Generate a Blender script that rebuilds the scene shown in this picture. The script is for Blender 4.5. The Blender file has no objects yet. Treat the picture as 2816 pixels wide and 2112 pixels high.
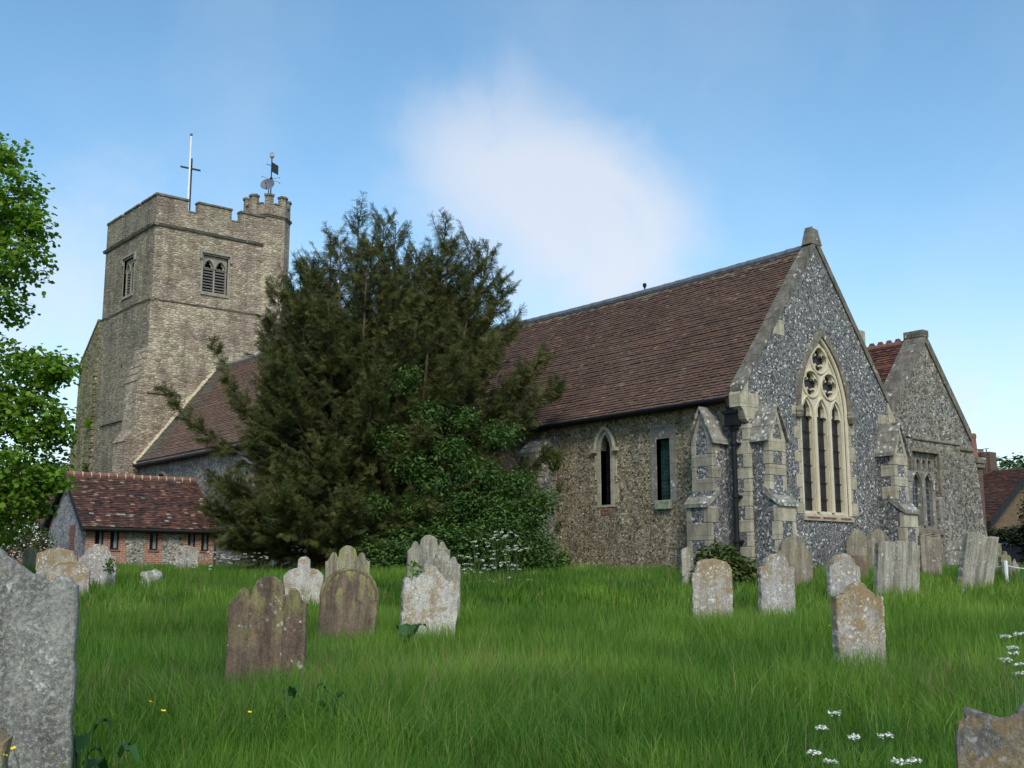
import bpy, math, random
import numpy as np
from mathutils import Vector, Matrix
from mathutils.geometry import tessellate_polygon
random.seed(7); RNG = np.random.default_rng(7)
SC = bpy.context.scene; COL = SC.collection
R = math.radians

# ------------------------------------------------------------------ plan frame
# world: x = east, y = north, origin at the south-east corner of the chancel; the viewpoint stands 27 m off.
CAM = (17.243, -21.515, 1.5); YAW = R(39.6)
FX, FY = -math.cos(YAW), math.sin(YAW)          # direction of view, in plan
RX, RY = math.sin(YAW), math.cos(YAW)           # to the right of the view
def plan(right, ahead): return (CAM[0]+FX*ahead+RX*right, CAM[1]+FY*ahead+RY*right)
def at(u, ahead): return plan((u-1408)/3205*ahead, ahead)
GT = [(0,0),(5,.12),(10.8,.4),(15,.5),(19,.7),(22,1.0),(24,1.2),(27,1.45),(33,1.55),(44,1.68),(70,1.85),(5000,1.85)]
_gx = np.array([p[0] for p in GT]); _gz = np.array([p[1] for p in GT])
def ground_z(x, y):
    x = np.asarray(x, float); y = np.asarray(y, float)
    dx, dy = x-CAM[0], y-CAM[1]
    d = np.clip(dx*FX+dy*FY, 0, 5000); r = dx*RX+dy*RY
    z = np.interp(d, _gx, _gz)
    z = z - .12*np.exp(-((r-4.3)/3)**2-((d-14)/4)**2)
    z = z + np.where(d < 60, .05*np.sin(x*.9+1.3)*np.sin(y*.8)+.03*np.sin(x*2.1-y*1.7), 0)*np.clip(d/6, 0, 1)
    return z
def gz(x, y): return float(ground_z(x, y))

# ------------------------------------------------------------------ node helpers
class NT:
    def __init__(s, name, disp=False):
        s.m = bpy.data.materials.new(name); s.m.use_nodes = True
        s.t = s.m.node_tree; s.t.nodes.clear()
        s.out = s.n('ShaderNodeOutputMaterial')
        s.p = s.n('ShaderNodeBsdfPrincipled'); s.p.inputs['Roughness'].default_value = .9
        s.p.inputs['Specular IOR Level'].default_value = .25
        s.l(s.p.outputs[0], s.out.inputs[0])
        s.tc = s.n('ShaderNodeTexCoord'); s.o = s.tc.outputs['Object']
    def n(s, t, **k):
        x = s.t.nodes.new(t)
        for a, b in k.items(): setattr(x, a, b)
        return x
    def l(s, a, b): s.t.links.new(a, b)
    def _in(s, sock, v):
        if hasattr(v, 'is_linked') or isinstance(v, bpy.types.NodeSocket): s.l(v, sock)
        elif isinstance(v, (tuple, list)) and len(v) == 3 and sock.type == 'RGBA': sock.default_value = (*v, 1)
        else: sock.default_value = v
    def map(s, v, scale=(1,1,1), loc=(0,0,0)):
        x = s.n('ShaderNodeMapping'); s.l(v, x.inputs[0]); x.inputs['Scale'].default_value = scale; x.inputs['Location'].default_value = loc
        return x.outputs[0]
    def noise(s, v, sc, det=4, rough=.6, dist=0):
        x = s.n('ShaderNodeTexNoise'); s.l(v, x.inputs['Vector']); x.inputs['Scale'].default_value = sc
        x.inputs['Detail'].default_value = det; x.inputs['Roughness'].default_value = rough; x.inputs['Distortion'].default_value = dist
        return x.outputs['Fac']
    def vor(s, v, sc, feat='F1', rnd=1):
        x = s.n('ShaderNodeTexVoronoi', feature=feat); s.l(v, x.inputs['Vector']); x.inputs['Scale'].default_value = sc
        x.inputs['Randomness'].default_value = rnd
        return x
    def ramp(s, f, stops, const=False):
        x = s.n('ShaderNodeValToRGB'); s.l(f, x.inputs[0]); e = x.color_ramp.elements
        if const: x.color_ramp.interpolation = 'CONSTANT'
        while len(e) < len(stops): e.new(.5)
        for i, (p, c) in enumerate(stops):
            e[i].position = p
            e[i].color = (c, c, c, 1) if isinstance(c, (int, float)) else (*c, 1)
        return x.outputs[0]
    def mix(s, f, a, b, mode='MIX'):
        x = s.n('ShaderNodeMix', data_type='RGBA', blend_type=mode)
        s._in(x.inputs[0], f); s._in(x.inputs[6], a); s._in(x.inputs[7], b)
        return x.outputs[2]
    def math(s, op, a, b=0.0):
        x = s.n('ShaderNodeMath', operation=op); s._in(x.inputs[0], a); s._in(x.inputs[1], b)
        return x.outputs[0]
    def sep(s, v):
        x = s.n('ShaderNodeSeparateXYZ'); s.l(v, x.inputs[0]); return x.outputs
    def comb(s, a, b, c):
        x = s.n('ShaderNodeCombineXYZ'); s._in(x.inputs[0], a); s._in(x.inputs[1], b); s._in(x.inputs[2], c); return x.outputs[0]
    def add(s, a, b):
        x = s.n('ShaderNodeVectorMath', operation='ADD'); s._in(x.inputs[0], a); s._in(x.inputs[1], b); return x.outputs[0]
    def sca(s, a, k):
        x = s.n('ShaderNodeVectorMath', operation='SCALE'); s._in(x.inputs[0], a); x.inputs['Scale'].default_value = k; return x.outputs[0]
    def bump(s, h, st=.5, d=.02):
        x = s.n('ShaderNodeBump'); x.inputs['Strength'].default_value = st; x.inputs['Distance'].default_value = d
        s.l(h, x.inputs['Height']); s.l(x.outputs[0], s.p.inputs['Normal'])
    def attr(s, nm):
        x = s.n('ShaderNodeAttribute', attribute_name=nm); return x
    def col(s, c): s._in(s.p.inputs['Base Color'], c)
    def warp(s, v, sc, k):
        x = s.n('ShaderNodeTexNoise'); s.l(v, x.inputs['Vector']); x.inputs['Scale'].default_value = sc; x.inputs['Detail'].default_value = 2
        y = s.n('ShaderNodeVectorMath', operation='SUBTRACT'); s.l(x.outputs['Color'], y.inputs[0]); y.inputs[1].default_value = (.5,.5,.5)
        return s.add(v, s.sca(y.outputs[0], k))

def plain(name, c, rough=.8, var=.25, sc=6, metal=0, spec=.25, bump=0):
    g = NT(name)
    f = g.noise(g.o, sc, 5)
    g.col(g.mix(g.ramp(f, [(.3, 0), (.7, 1)]), tuple(x*(1-var) for x in c), tuple(min(1, x*(1+var)) for x in c)))
    g.p.inputs['Roughness'].default_value = rough; g.p.inputs['Metallic'].default_value = metal
    g.p.inputs['Specular IOR Level'].default_value = spec
    if bump: g.bump(g.noise(g.o, sc*6, 5), .6, bump)
    return g.m

def flint(name, sc, stones, mortar, mw, tint=(1,1,1), patch=(1,1,1), grime=.4, bd=.02, stretch=1.0):
    g = NT(name)
    v = g.warp(g.map(g.o, (1,1,stretch)), 9, .05)
    a = g.vor(v, sc); e = g.vor(v, sc, 'DISTANCE_TO_EDGE')
    cs = g.sep(a.outputs['Color'])
    c = g.ramp(cs[0], stones, True)
    c = g.mix(.35, c, g.ramp(g.noise(g.o, sc*5, 3), [(.3, .1), (.7, .6)]), 'SOFT_LIGHT')
    # scattered large and small nodules
    a2 = g.vor(g.add(v, (3.1, 1.7, 9.2)), sc*1.9); c2 = g.ramp(g.sep(a2.outputs['Color'])[1], stones, True)
    c = g.mix(g.ramp(cs[1], [(.62, 0), (.64, 1)]), c, c2)
    mm = g.ramp(g.math('ADD', e.outputs['Distance'], g.math('MULTIPLY', g.math('SUBTRACT', g.noise(g.o, 14, 4), .5), mw*1.2)), [(mw*.35, 1), (mw, 0)])
    mo = g.mix(g.noise(g.o, 20, 4), tuple(x*.75 for x in mortar), tuple(x*1.2 for x in mortar))
    c = g.mix(mm, c, mo)
    big = g.ramp(g.noise(g.o, .9, 5, .65), [(.35, 0), (.65, 1)])
    c = g.mix(1.0, c, g.mix(big, tint, patch), 'MULTIPLY')
    gr = g.ramp(g.noise(g.map(g.o, (1.3,1.3,.35)), 1.6, 6, .7), [(.38, 1-grime), (.62, 1)])
    c = g.mix(1.0, c, gr, 'MULTIPLY')
    g.col(c)
    h = g.math('ADD', g.math('MULTIPLY', g.ramp(e.outputs['Distance'], [(0, 0), (mw*1.6, 1)]), 1.0), g.math('MULTIPLY', g.noise(g.o, sc*4, 3), .5))
    g.bump(h, .9, bd)
    g.p.inputs['Roughness'].default_value = .75
    return g.m

W_ = (.56,.56,.53); Gd = (.052,.053,.056); Gm = (.12,.122,.125); Gl = (.26,.262,.26)
M = {}
M['flint_dark'] = flint('knapped_flint', 19, [(0,Gd),(.22,Gm),(.47,(.08,.083,.09)),(.64,Gl),(.78,(.17,.172,.175)),(.89,W_)], (.36,.352,.33), .065, (1.30,1.28,1.23), (1.05,1.05,1.05), .2)
M['flint_wall'] = flint('rubble_flint', 14, [(0,(.15,.125,.09)),(.18,(.29,.235,.15)),(.40,(.075,.07,.07)),(.52,(.38,.325,.22)),(.70,(.22,.175,.11)),(.80,(.48,.44,.35)),(.93,(.60,.57,.50))], (.47,.395,.265), .075, (1.15,1.11,1.0), (1.12,1.11,1.08), .36, .03, 1.35)
M['flint_grey'] = flint('grey_flint', 12, [(0,(.16,.155,.145)),(.25,(.30,.29,.265)),(.5,(.12,.118,.118)),(.65,(.42,.405,.37)),(.88,(.54,.53,.50))], (.40,.385,.345), .07, (1,.98,.93), (.8,.8,.8), .4, .03, 1.2)
M['flint_chapel'] = flint('mixed_chapel_rubble', 11, [(0,(.13,.12,.11)),(.2,(.27,.25,.205)),(.42,(.09,.09,.095)),(.52,(.38,.36,.31)),(.75,(.22,.20,.16)),(.85,(.46,.45,.41)),(.95,(.58,.57,.53))], (.42,.385,.31), .075, (1.08,1.03,.92), (.95,.95,.96), .3, .03, 1.15)
M['flint_annex'] = flint('pale_annex_flint', 10, [(0,(.50,.48,.42)),(.35,(.35,.34,.31)),(.55,(.12,.12,.12)),(.7,(.62,.60,.54)),(.9,(.2,.19,.17))], (.46,.42,.34), .08, (1,1,1), (.92,.92,.9), .2, .03, 1.3)
M['flint_annex_gable'] = flint('blue_grey_annex_flint', 13, [(0,(.22,.22,.22)),(.35,(.36,.36,.35)),(.6,(.11,.11,.115)),(.75,(.5,.5,.48))], (.40,.39,.36), .07, (1,1,1.02), (.9,.9,.95), .2)

def ragstone(name, c, z0, warm, cool, mortar=(.30,.26,.20)):
    g = NT(name)
    v = g.warp(g.map(g.o, (4.0,4.0,9.2)), 1.3, .30)
    a = g.vor(v, 1.0, 'F1', .85); e = g.vor(v, 1.0, 'DISTANCE_TO_EDGE', .85)
    cs = g.sep(a.outputs['Color'])
    col = g.ramp(cs[0], c)
    col = g.mix(.5, col, g.ramp(g.noise(g.o, 9, 6, .7), [(.3, .25), (.7, .75)]), 'OVERLAY')
    big = g.ramp(g.noise(g.o, .5, 6, .65), [(.40, 0), (.58, 1)])
    col = g.mix(1.0, col, g.mix(big, cool, warm), 'MULTIPLY')
    z = g.sep(g.o)[2]
    hi = g.ramp(g.math('ADD', g.math('MULTIPLY', g.math('SUBTRACT', z, z0), .5), g.math('SUBTRACT', g.noise(g.o, .8, 4), .5)), [(0, 0), (1, 1)])
    col = g.mix(g.math('MULTIPLY', hi, .55), col, g.mix(g.noise(g.o, 7, 5), (.16,.155,.115), (.29,.27,.205)))
    mm = g.ramp(e.outputs['Distance'], [(.01, .6), (.06, 0)])
    col = g.mix(mm, col, g.mix(g.noise(g.o, 3, 4), tuple(x*.35 for x in mortar), mortar))
    st = g.ramp(g.noise(g.map(g.o, (1.6,1.6,.22)), 1.2, 6, .7), [(.35, .62), (.6, 1)])
    col = g.mix(1.0, col, st, 'MULTIPLY')
    lz = g.vor(g.o, 1.7); 
    sp = g.ramp(lz.outputs['Distance'], [(.07, 1), (.11, 0)])
    col = g.mix(g.math('MULTIPLY', sp, .7), col, (.62,.60,.54))
    g.col(col)
    g.bump(g.math('ADD', g.ramp(e.outputs['Distance'], [(0, 0), (.16, 1)]), g.math('MULTIPLY', g.noise(g.o, 12, 5), .55)), .85, .035)
    return g.m
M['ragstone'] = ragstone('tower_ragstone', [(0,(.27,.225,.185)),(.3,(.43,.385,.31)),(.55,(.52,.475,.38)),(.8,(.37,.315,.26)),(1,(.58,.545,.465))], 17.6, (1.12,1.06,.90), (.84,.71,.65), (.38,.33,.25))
M['ragstone_shade'] = ragstone('tower_ragstone_shaded', [(0,(.19,.165,.135)),(.4,(.30,.265,.21)),(.7,(.37,.335,.27)),(1,(.25,.215,.175))], 17.3, (1,.97,.8), (.82,.78,.72))  # south-face copy of the ragstone, with its shade put into the colour
M['ragstone_moss'] = ragstone('mossy_buttress_stone', [(0,(.15,.135,.08)),(.5,(.29,.265,.165)),(1,(.34,.31,.22))], 30, (1,.98,.72), (.85,.84,.7), (.12,.11,.08))

def dressed(name, c, dark=.35, lichen=0.0, orange=0.0, sc=5, streak=.3, bd=.006, ash=True):
    g = NT(name)
    n = g.noise(g.o, sc, 6, .65)
    col = g.mix(g.ramp(n, [(.3, 0), (.7, 1)]), tuple(x*(1-dark) for x in c), tuple(min(.85, x*1.08) for x in c))
    if ash:   # blocks of slightly different tone with thin joints
        o = g.sep(g.o); uu = g.math('ADD', o[0], o[1])
        b = g.n('ShaderNodeTexBrick'); g.l(g.comb(uu, o[2], 0.0), b.inputs['Vector']); b.inputs['Scale'].default_value = 1
        b.inputs['Brick Width'].default_value = .9; b.inputs['Row Height'].default_value = .31; b.inputs['Mortar Size'].default_value = .006
        b.inputs['Color1'].default_value = (1,1,1,1); b.inputs['Color2'].default_value = (.8,.78,.74,1); b.inputs['Mortar'].default_value = (.5,.46,.4,1)
        col = g.mix(1.0, col, b.outputs['Color'], 'MULTIPLY')
    st = g.ramp(g.noise(g.map(g.o, (5,5,.6)), 1.5, 5, .7), [(.35, 1-streak), (.62, 1)])
    col = g.mix(1.0, col, st, 'MULTIPLY')
    if orange: col = g.mix(g.ramp(g.noise(g.o, 4.3, 8, .75), [(.62-orange, 0), (.70-orange, .85)]), col, (.33,.20,.055))
    if lichen:
        v = g.vor(g.warp(g.o, 14, .08), 8)
        mk = g.math('MULTIPLY', g.ramp(v.outputs['Distance'], [(.25, 1), (.42, 0)]), g.ramp(g.noise(g.o, 2.6, 3), [(.62-lichen, 0), (.70-lichen, 1)]))
        col = g.mix(mk, col, (.60,.60,.54))
    g.col(col); g.bump(g.noise(g.o, 30, 6, .7), .7, bd)
    return g.m
M['cream'] = dressed('cream_limestone', (.52,.47,.35), .38, 0, 0, 5, .22)
M['buff_grey'] = dressed('buff_grey_limestone', (.42,.385,.305), .4, .03, 0, 5, .35)
M['cream_smooth'] = dressed('cream_tracery_stone', (.60,.535,.385), .15, 0, 0, 5, .15, .003, False)
M['grey_dressed'] = dressed('weathered_grey_stone', (.30,.285,.245), .35, .10, .02)
M['coping'] = dressed('lichened_coping', (.255,.235,.19), .45, .05, .03, 4, .45, .012)
M['pale_weather'] = dressed('pale_weathered_slab', (.36,.34,.29), .45, .16, .0, 5, .4, .012)
M['stringstone'] = dressed('string_course_stone', (.29,.255,.195), .45, .06, 0, 6, .3, .01)
M['belfry_stone'] = dressed('belfry_stone', (.36,.325,.26), .3, 0, 0, 5, .3, .006, False)
M['louvre'] = plain('louvre_slats', (.17,.155,.14), .8, .3)
M['dark_void'] = plain('dark_interior', (.008,.008,.009), .9)
M['black_iron'] = plain('black_painted_iron', (.009,.0095,.011), .6, .3, 20, 0, .25)
M['fascia'] = plain('dark_fascia', (.02,.02,.02), .7)
M['white_paint'] = plain('white_paint', (.78,.78,.78), .4, .06)
M['dark_wood'] = plain('dark_timber', (.03,.028,.03), .6)
M['red_clay'] = plain('red_clay', (.205,.10,.072), .85, .35, 8)
M['lead'] = plain('grey_lead', (.13,.14,.155), .6, .3)
M['dish'] = plain('grey_dish_paint', (.12,.125,.155), .5, .15, 3)
M['gilt'] = plain('pale_gilt', (.45,.40,.28), .5, .3)
M['mortar'] = plain('cream_mortar', (.56,.48,.33), .9, .3, 12)
M['green_stain'] = plain('green_stained_stone', (.22,.24,.165), .9, .45, 7)

def glass_mat(name, c, grid=.12, line=(.01,.01,.01), diamond=False, spec=.5):
    g = NT(name)
    o = g.sep(g.o); uu = g.math('ADD', o[0], o[1])
    a, b = (uu, o[2]) if not diamond else (g.math('ADD', uu, o[2]), g.math('SUBTRACT', uu, o[2]))
    def ln(x): return g.math('LESS_THAN', g.math('ABSOLUTE', g.math('SUBTRACT', g.math('FRACT', g.math('DIVIDE', x, grid)), .5)), .06)
    k = g.math('MAXIMUM', ln(a), ln(b))
    cell = g.n('ShaderNodeTexWhiteNoise'); g.l(g.comb(g.math('FLOOR', g.math('DIVIDE', a, grid)), g.math('FLOOR', g.math('DIVIDE', b, grid)), 0.0), cell.inputs['Vector'])
    col = g.mix(g.math('MULTIPLY', cell.outputs['Value'], .8), tuple(x*.55 for x in c), tuple(x*1.5 for x in c))
    col = g.mix(g.ramp(g.noise(g.o, 2.2, 3), [(.3, 0), (.7, .6)]), col, tuple(x*.4 for x in c))
    g.col(g.mix(k, col, line))
    g.p.inputs['Roughness'].default_value = .22; g.p.inputs['Specular IOR Level'].default_value = spec
    g.bump(g.math('ADD', cell.outputs['Value'], g.noise(g.o, 3, 2)), .25, .01)
    return g.m
M['east_glass'] = glass_mat('dark_leaded_glass', (.022,.024,.03), .13, (.008,.008,.009), True, .35)
M['green_glass'] = glass_mat('green_leaded_glass', (.035,.085,.072), .10, (.008,.012,.012), False, .3)
M['dark_glass'] = glass_mat('dark_pane_glass', (.018,.018,.02), .11, (.006,.006,.006), True, .3)
M['chapel_glass'] = glass_mat('blue_grey_glass', (.05,.065,.075), .2, (.18,.19,.2), False, .4)
M['annex_glass'] = plain('plain_dark_glass', (.015,.016,.018), .12, .2, 3, 0, .5)
M['curtain'] = plain('pale_blind', (.26,.26,.26), .8)

def brick(name, c1, c2, mortar, w=.225, h=.075, var=1):
    g = NT(name)
    o = g.sep(g.o); b = g.n('ShaderNodeTexBrick')
    g.l(g.comb(g.math('ADD', o[0], o[1]), o[2], 0.0), b.inputs['Vector']); b.inputs['Scale'].default_value = 1
    b.inputs['Brick Width'].default_value = w; b.inputs['Row Height'].default_value = h; b.inputs['Mortar Size'].default_value = .008
    b.inputs['Color1'].default_value = (*c1, 1); b.inputs['Color2'].default_value = (*c2, 1); b.inputs['Mortar'].default_value = (*mortar, 1)
    col = g.mix(.5, b.outputs['Color'], g.ramp(g.noise(g.o, 7, 6, .7), [(.3, .2), (.7, .75)]), 'OVERLAY')
    g.col(col); g.bump(g.math('SUBTRACT', g.noise(g.o, 25, 4), b.outputs['Fac']), .6, .01)
    return g.m
M['brick_red'] = brick('orange_red_brick', (.40,.175,.115), (.31,.12,.08), (.46,.40,.33))
M['brick_patch'] = brick('dull_red_brick', (.21,.085,.06), (.15,.055,.042), (.26,.22,.17))
M['brick_brown'] = brick('buff_brown_brick', (.17,.115,.06), (.13,.08,.045), (.19,.155,.11))

M['brick_dark'] = brick('smoke_dulled_brick', (.135,.075,.055), (.10,.055,.042), (.17,.14,.11))

def tile_mat(name, moss=0.0, mossc=(.17,.15,.06)):
    g = NT(name)
    c = g.attr('tint').outputs['Color']
    n = g.noise(g.o, 22, 4)
    c = g.mix(.45, c, g.ramp(n, [(.3, .25), (.7, .75)]), 'OVERLAY')
    big = g.ramp(g.noise(g.o, .6, 6, .65), [(.35, .82), (.65, 1.08)])
    c = g.mix(1.0, c, big, 'MULTIPLY')
    if moss: c = g.mix(g.math('MULTIPLY', g.ramp(g.noise(g.o, 1.1, 6, .7), [(.5, 0), (.68, 1)]), moss), c, mossc)
    g.col(c); g.bump(n, .4, .006); g.p.inputs['Roughness'].default_value = .85
    return g.m
M['tiles'] = tile_mat('clay_peg_tiles', .14)

def leafmat(name, c, tr=.35, var=.5, alt=None):
    g = NT(name)
    a = g.attr('tint').outputs['Fac']
    col = g.ramp(a, [(0, tuple(x*(1-var) for x in c)), (.6, c), (1, alt or tuple(x*(1+var) for x in c))])
    g.col(col); g.p.inputs['Roughness'].default_value = .6; g.p.inputs['Specular IOR Level'].default_value = .2
    t = g.n('ShaderNodeBsdfTranslucent'); g.l(g.mix(1.0, col, (1.15,1.25,.6), 'MULTIPLY'), t.inputs[0])
    x = g.n('ShaderNodeMixShader'); x.inputs[0].default_value = tr
    g.l(g.p.outputs[0], x.inputs[1]); g.l(t.outputs[0], x.inputs[2]); g.l(x.outputs[0], g.out.inputs[0])
    return g.m
M['yew'] = leafmat('yew_foliage', (.082,.104,.026), .22, .72, (.18,.158,.046))
M['lime'] = leafmat('lime_leaves', (.165,.285,.034), .5, .6)
M['elder'] = leafmat('elder_leaves', (.072,.148,.034), .3, .7, (.15,.24,.06))
M['ivy'] = leafmat('ivy_leaves', (.085,.125,.03), .25, .6, (.17,.13,.055))
M['far_leaf'] = leafmat('distant_leaves', (.06,.11,.025), .25, .5)
M['dark_leaf'] = leafmat('dark_evergreen_leaves', (.02,.035,.012), .15, .5)
M['dock'] = leafmat('dock_leaves', (.042,.105,.03), .3, .5)
M['haw'] = leafmat('hawthorn_leaves', (.06,.105,.03), .3, .5)
M['petal'] = plain('white_petals', (.74,.75,.68), .7, .12, 30)
M['yellow'] = plain('yellow_petals', (.75,.55,.02), .6, .1, 30)
M['stem'] = plain('green_stems', (.07,.13,.03), .7, .2, 10)
M['bark'] = plain('grey_brown_bark', (.10,.075,.05), .95, .45, 7, 0, .1, .02)
M['twig'] = plain('pale_twig_bark', (.085,.068,.045), .95, .35, 7)

def gravemat(name, a, b, orange=0., white=0., moss=0., streak=.4, orange_top=False, pits=.5, dark=0., fine=0.):
    g = NT(name)
    oi = g.n('ShaderNodeObjectInfo'); v = g.add(g.o, g.sca(g.comb(oi.outputs['Random'], oi.outputs['Random'], oi.outputs['Random']), 37.0))
    n = g.noise(v, 3.2, 7, .7)
    c = g.mix(g.ramp(n, [(.34, 0), (.66, 1)]), a, b)
    c = g.mix(.6, c, g.ramp(g.noise(v, 42, 5, .75), [(.32, .15), (.68, .85)]), 'OVERLAY')
    st = g.ramp(g.noise(g.map(v, (7,7,.55)), 1.4, 6, .7), [(.36, 1-streak), (.6, 1.05)])
    c = g.mix(1.0, c, st, 'MULTIPLY')
    z = g.sep(g.tc.outputs['Generated'])[2]
    if dark:
        c = g.mix(g.math('MULTIPLY', g.ramp(g.noise(g.map(v, (3,3,.8)), 1.8, 6, .7), [(.48, 0), (.62, 1)]), dark), c, (.045,.038,.034))
    if moss:
        mz = g.math('MULTIPLY', g.ramp(z, [(.45, 0), (.95, 1)]), g.ramp(g.noise(g.map(v, (4,4,1.3)), 2, 7, .75), [(.48, 0), (.62, 1)]))
        c = g.mix(g.math('MULTIPLY', mz, moss), c, g.mix(g.noise(v, 18, 3), (.16,.17,.07), (.36,.38,.10)))
    if orange:
        f = g.noise(v, 5.5, 9, .78)
        if orange_top: f = g.math('ADD', f, g.math('MULTIPLY', g.math('SUBTRACT', z, .62), .28))
        c = g.mix(g.ramp(f, [(.61-orange*.13, 0), (.69-orange*.13, .75)]), c, g.mix(g.noise(v, 34, 4), (.15,.105,.045), (.36,.235,.085)))
    if white:
        w = g.warp(g.warp(v, 7, .12), 30, .05); d = g.vor(w, 15).outputs['Distance']; d2 = g.vor(g.add(w, (5.,2.,7.)), 38).outputs['Distance']
        mk = g.math('MULTIPLY', g.ramp(d, [(.26, .9), (.42, 0)]), g.ramp(g.noise(v, 4.0, 6, .7), [(.60-white*.14, 0), (.68-white*.14, 1)]))
        mk2 = g.math('MULTIPLY', g.ramp(d2, [(.26, 1), (.40, 0)]), g.ramp(g.noise(v, 5.1, 6, .7), [(.58-white*.16, 0), (.68-white*.16, .9)]))
        c = g.mix(g.math('MAXIMUM', mk, mk2), c, g.mix(g.noise(v, 40, 3), (.48,.50,.45), (.68,.69,.64)))
    if fine:   # all-over crust of grey-green lichen grains
        c = g.mix(g.math('MULTIPLY', g.ramp(g.noise(v, 60, 4, .8), [(.5, 0), (.6, 1)]), fine), c, (.36,.37,.31))
        c = g.mix(g.math('MULTIPLY', g.ramp(g.noise(v, 95, 3, .8), [(.58, 0), (.64, 1)]), fine*.8), c, (.06,.055,.05))
    if pits: c = g.mix(g.math('MULTIPLY', g.ramp(g.noise(v, 26, 5, .8), [(.62, 0), (.70, 1)]), pits), c, (.07,.062,.052))
    g.col(c); g.bump(g.math('ADD', g.noise(v, 16, 8, .75), g.math('MULTIPLY', g.noise(g.map(v, (9,9,.6)), 1.5, 3), .8)), .8, .022)
    return g.m
M['g_sand'] = gravemat('brown_sandstone', (.10,.066,.050), (.205,.142,.10), .12, .06, .75, .5, False, .3, .55)
M['g_sand2'] = gravemat('ruddy_sandstone', (.125,.086,.064), (.215,.152,.107), 0, .0, 1., .45, False, .25, .35)
M['g_grey'] = gravemat('grey_sandstone', (.21,.175,.13), (.31,.265,.20), .15, .1, .35, .5, False, .3, .3)
M['g_white'] = gravemat('white_lichened_stone', (.34,.315,.265), (.50,.47,.41), .85, .7, .0, .25, False, .35)
M['g_white2'] = gravemat('pale_fluted_stone', (.25,.225,.18), (.40,.37,.31), .35, .3, .25, .6, False, .5)
M['g_orange'] = gravemat('orange_lichened_stone', (.28,.245,.20), (.43,.39,.335), .95, .7, .0, .35, True, .45)
M['g_pink'] = gravemat('pinkish_speckled_stone', (.27,.24,.215), (.39,.355,.325), .5, .9, .0, .3, True, .5)
M['g_big'] = gravemat('coarse_grey_stone', (.155,.147,.13), (.32,.315,.28), .22, .22, .0, .35, False, .6, .35, .8)
M['g_pale_moss'] = gravemat('pale_mossy_sandstone', (.25,.21,.15), (.37,.32,.24), .1, .1, 1.0, .55, False, .3, .2)
M['g_far'] = gravemat('dull_mossy_stone', (.16,.145,.105), (.24,.215,.16), .1, .1, .7, .4)
M['g_dark'] = gravemat('dark_crusted_stone', (.10,.09,.085), (.22,.205,.19), .8, .3, .0, .3, False, .8, .4, .4)
M['g_rough'] = gravemat('rough_lichen_rock', (.21,.20,.175), (.36,.35,.31), .4, .9, .3, .2, False, .6)

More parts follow.
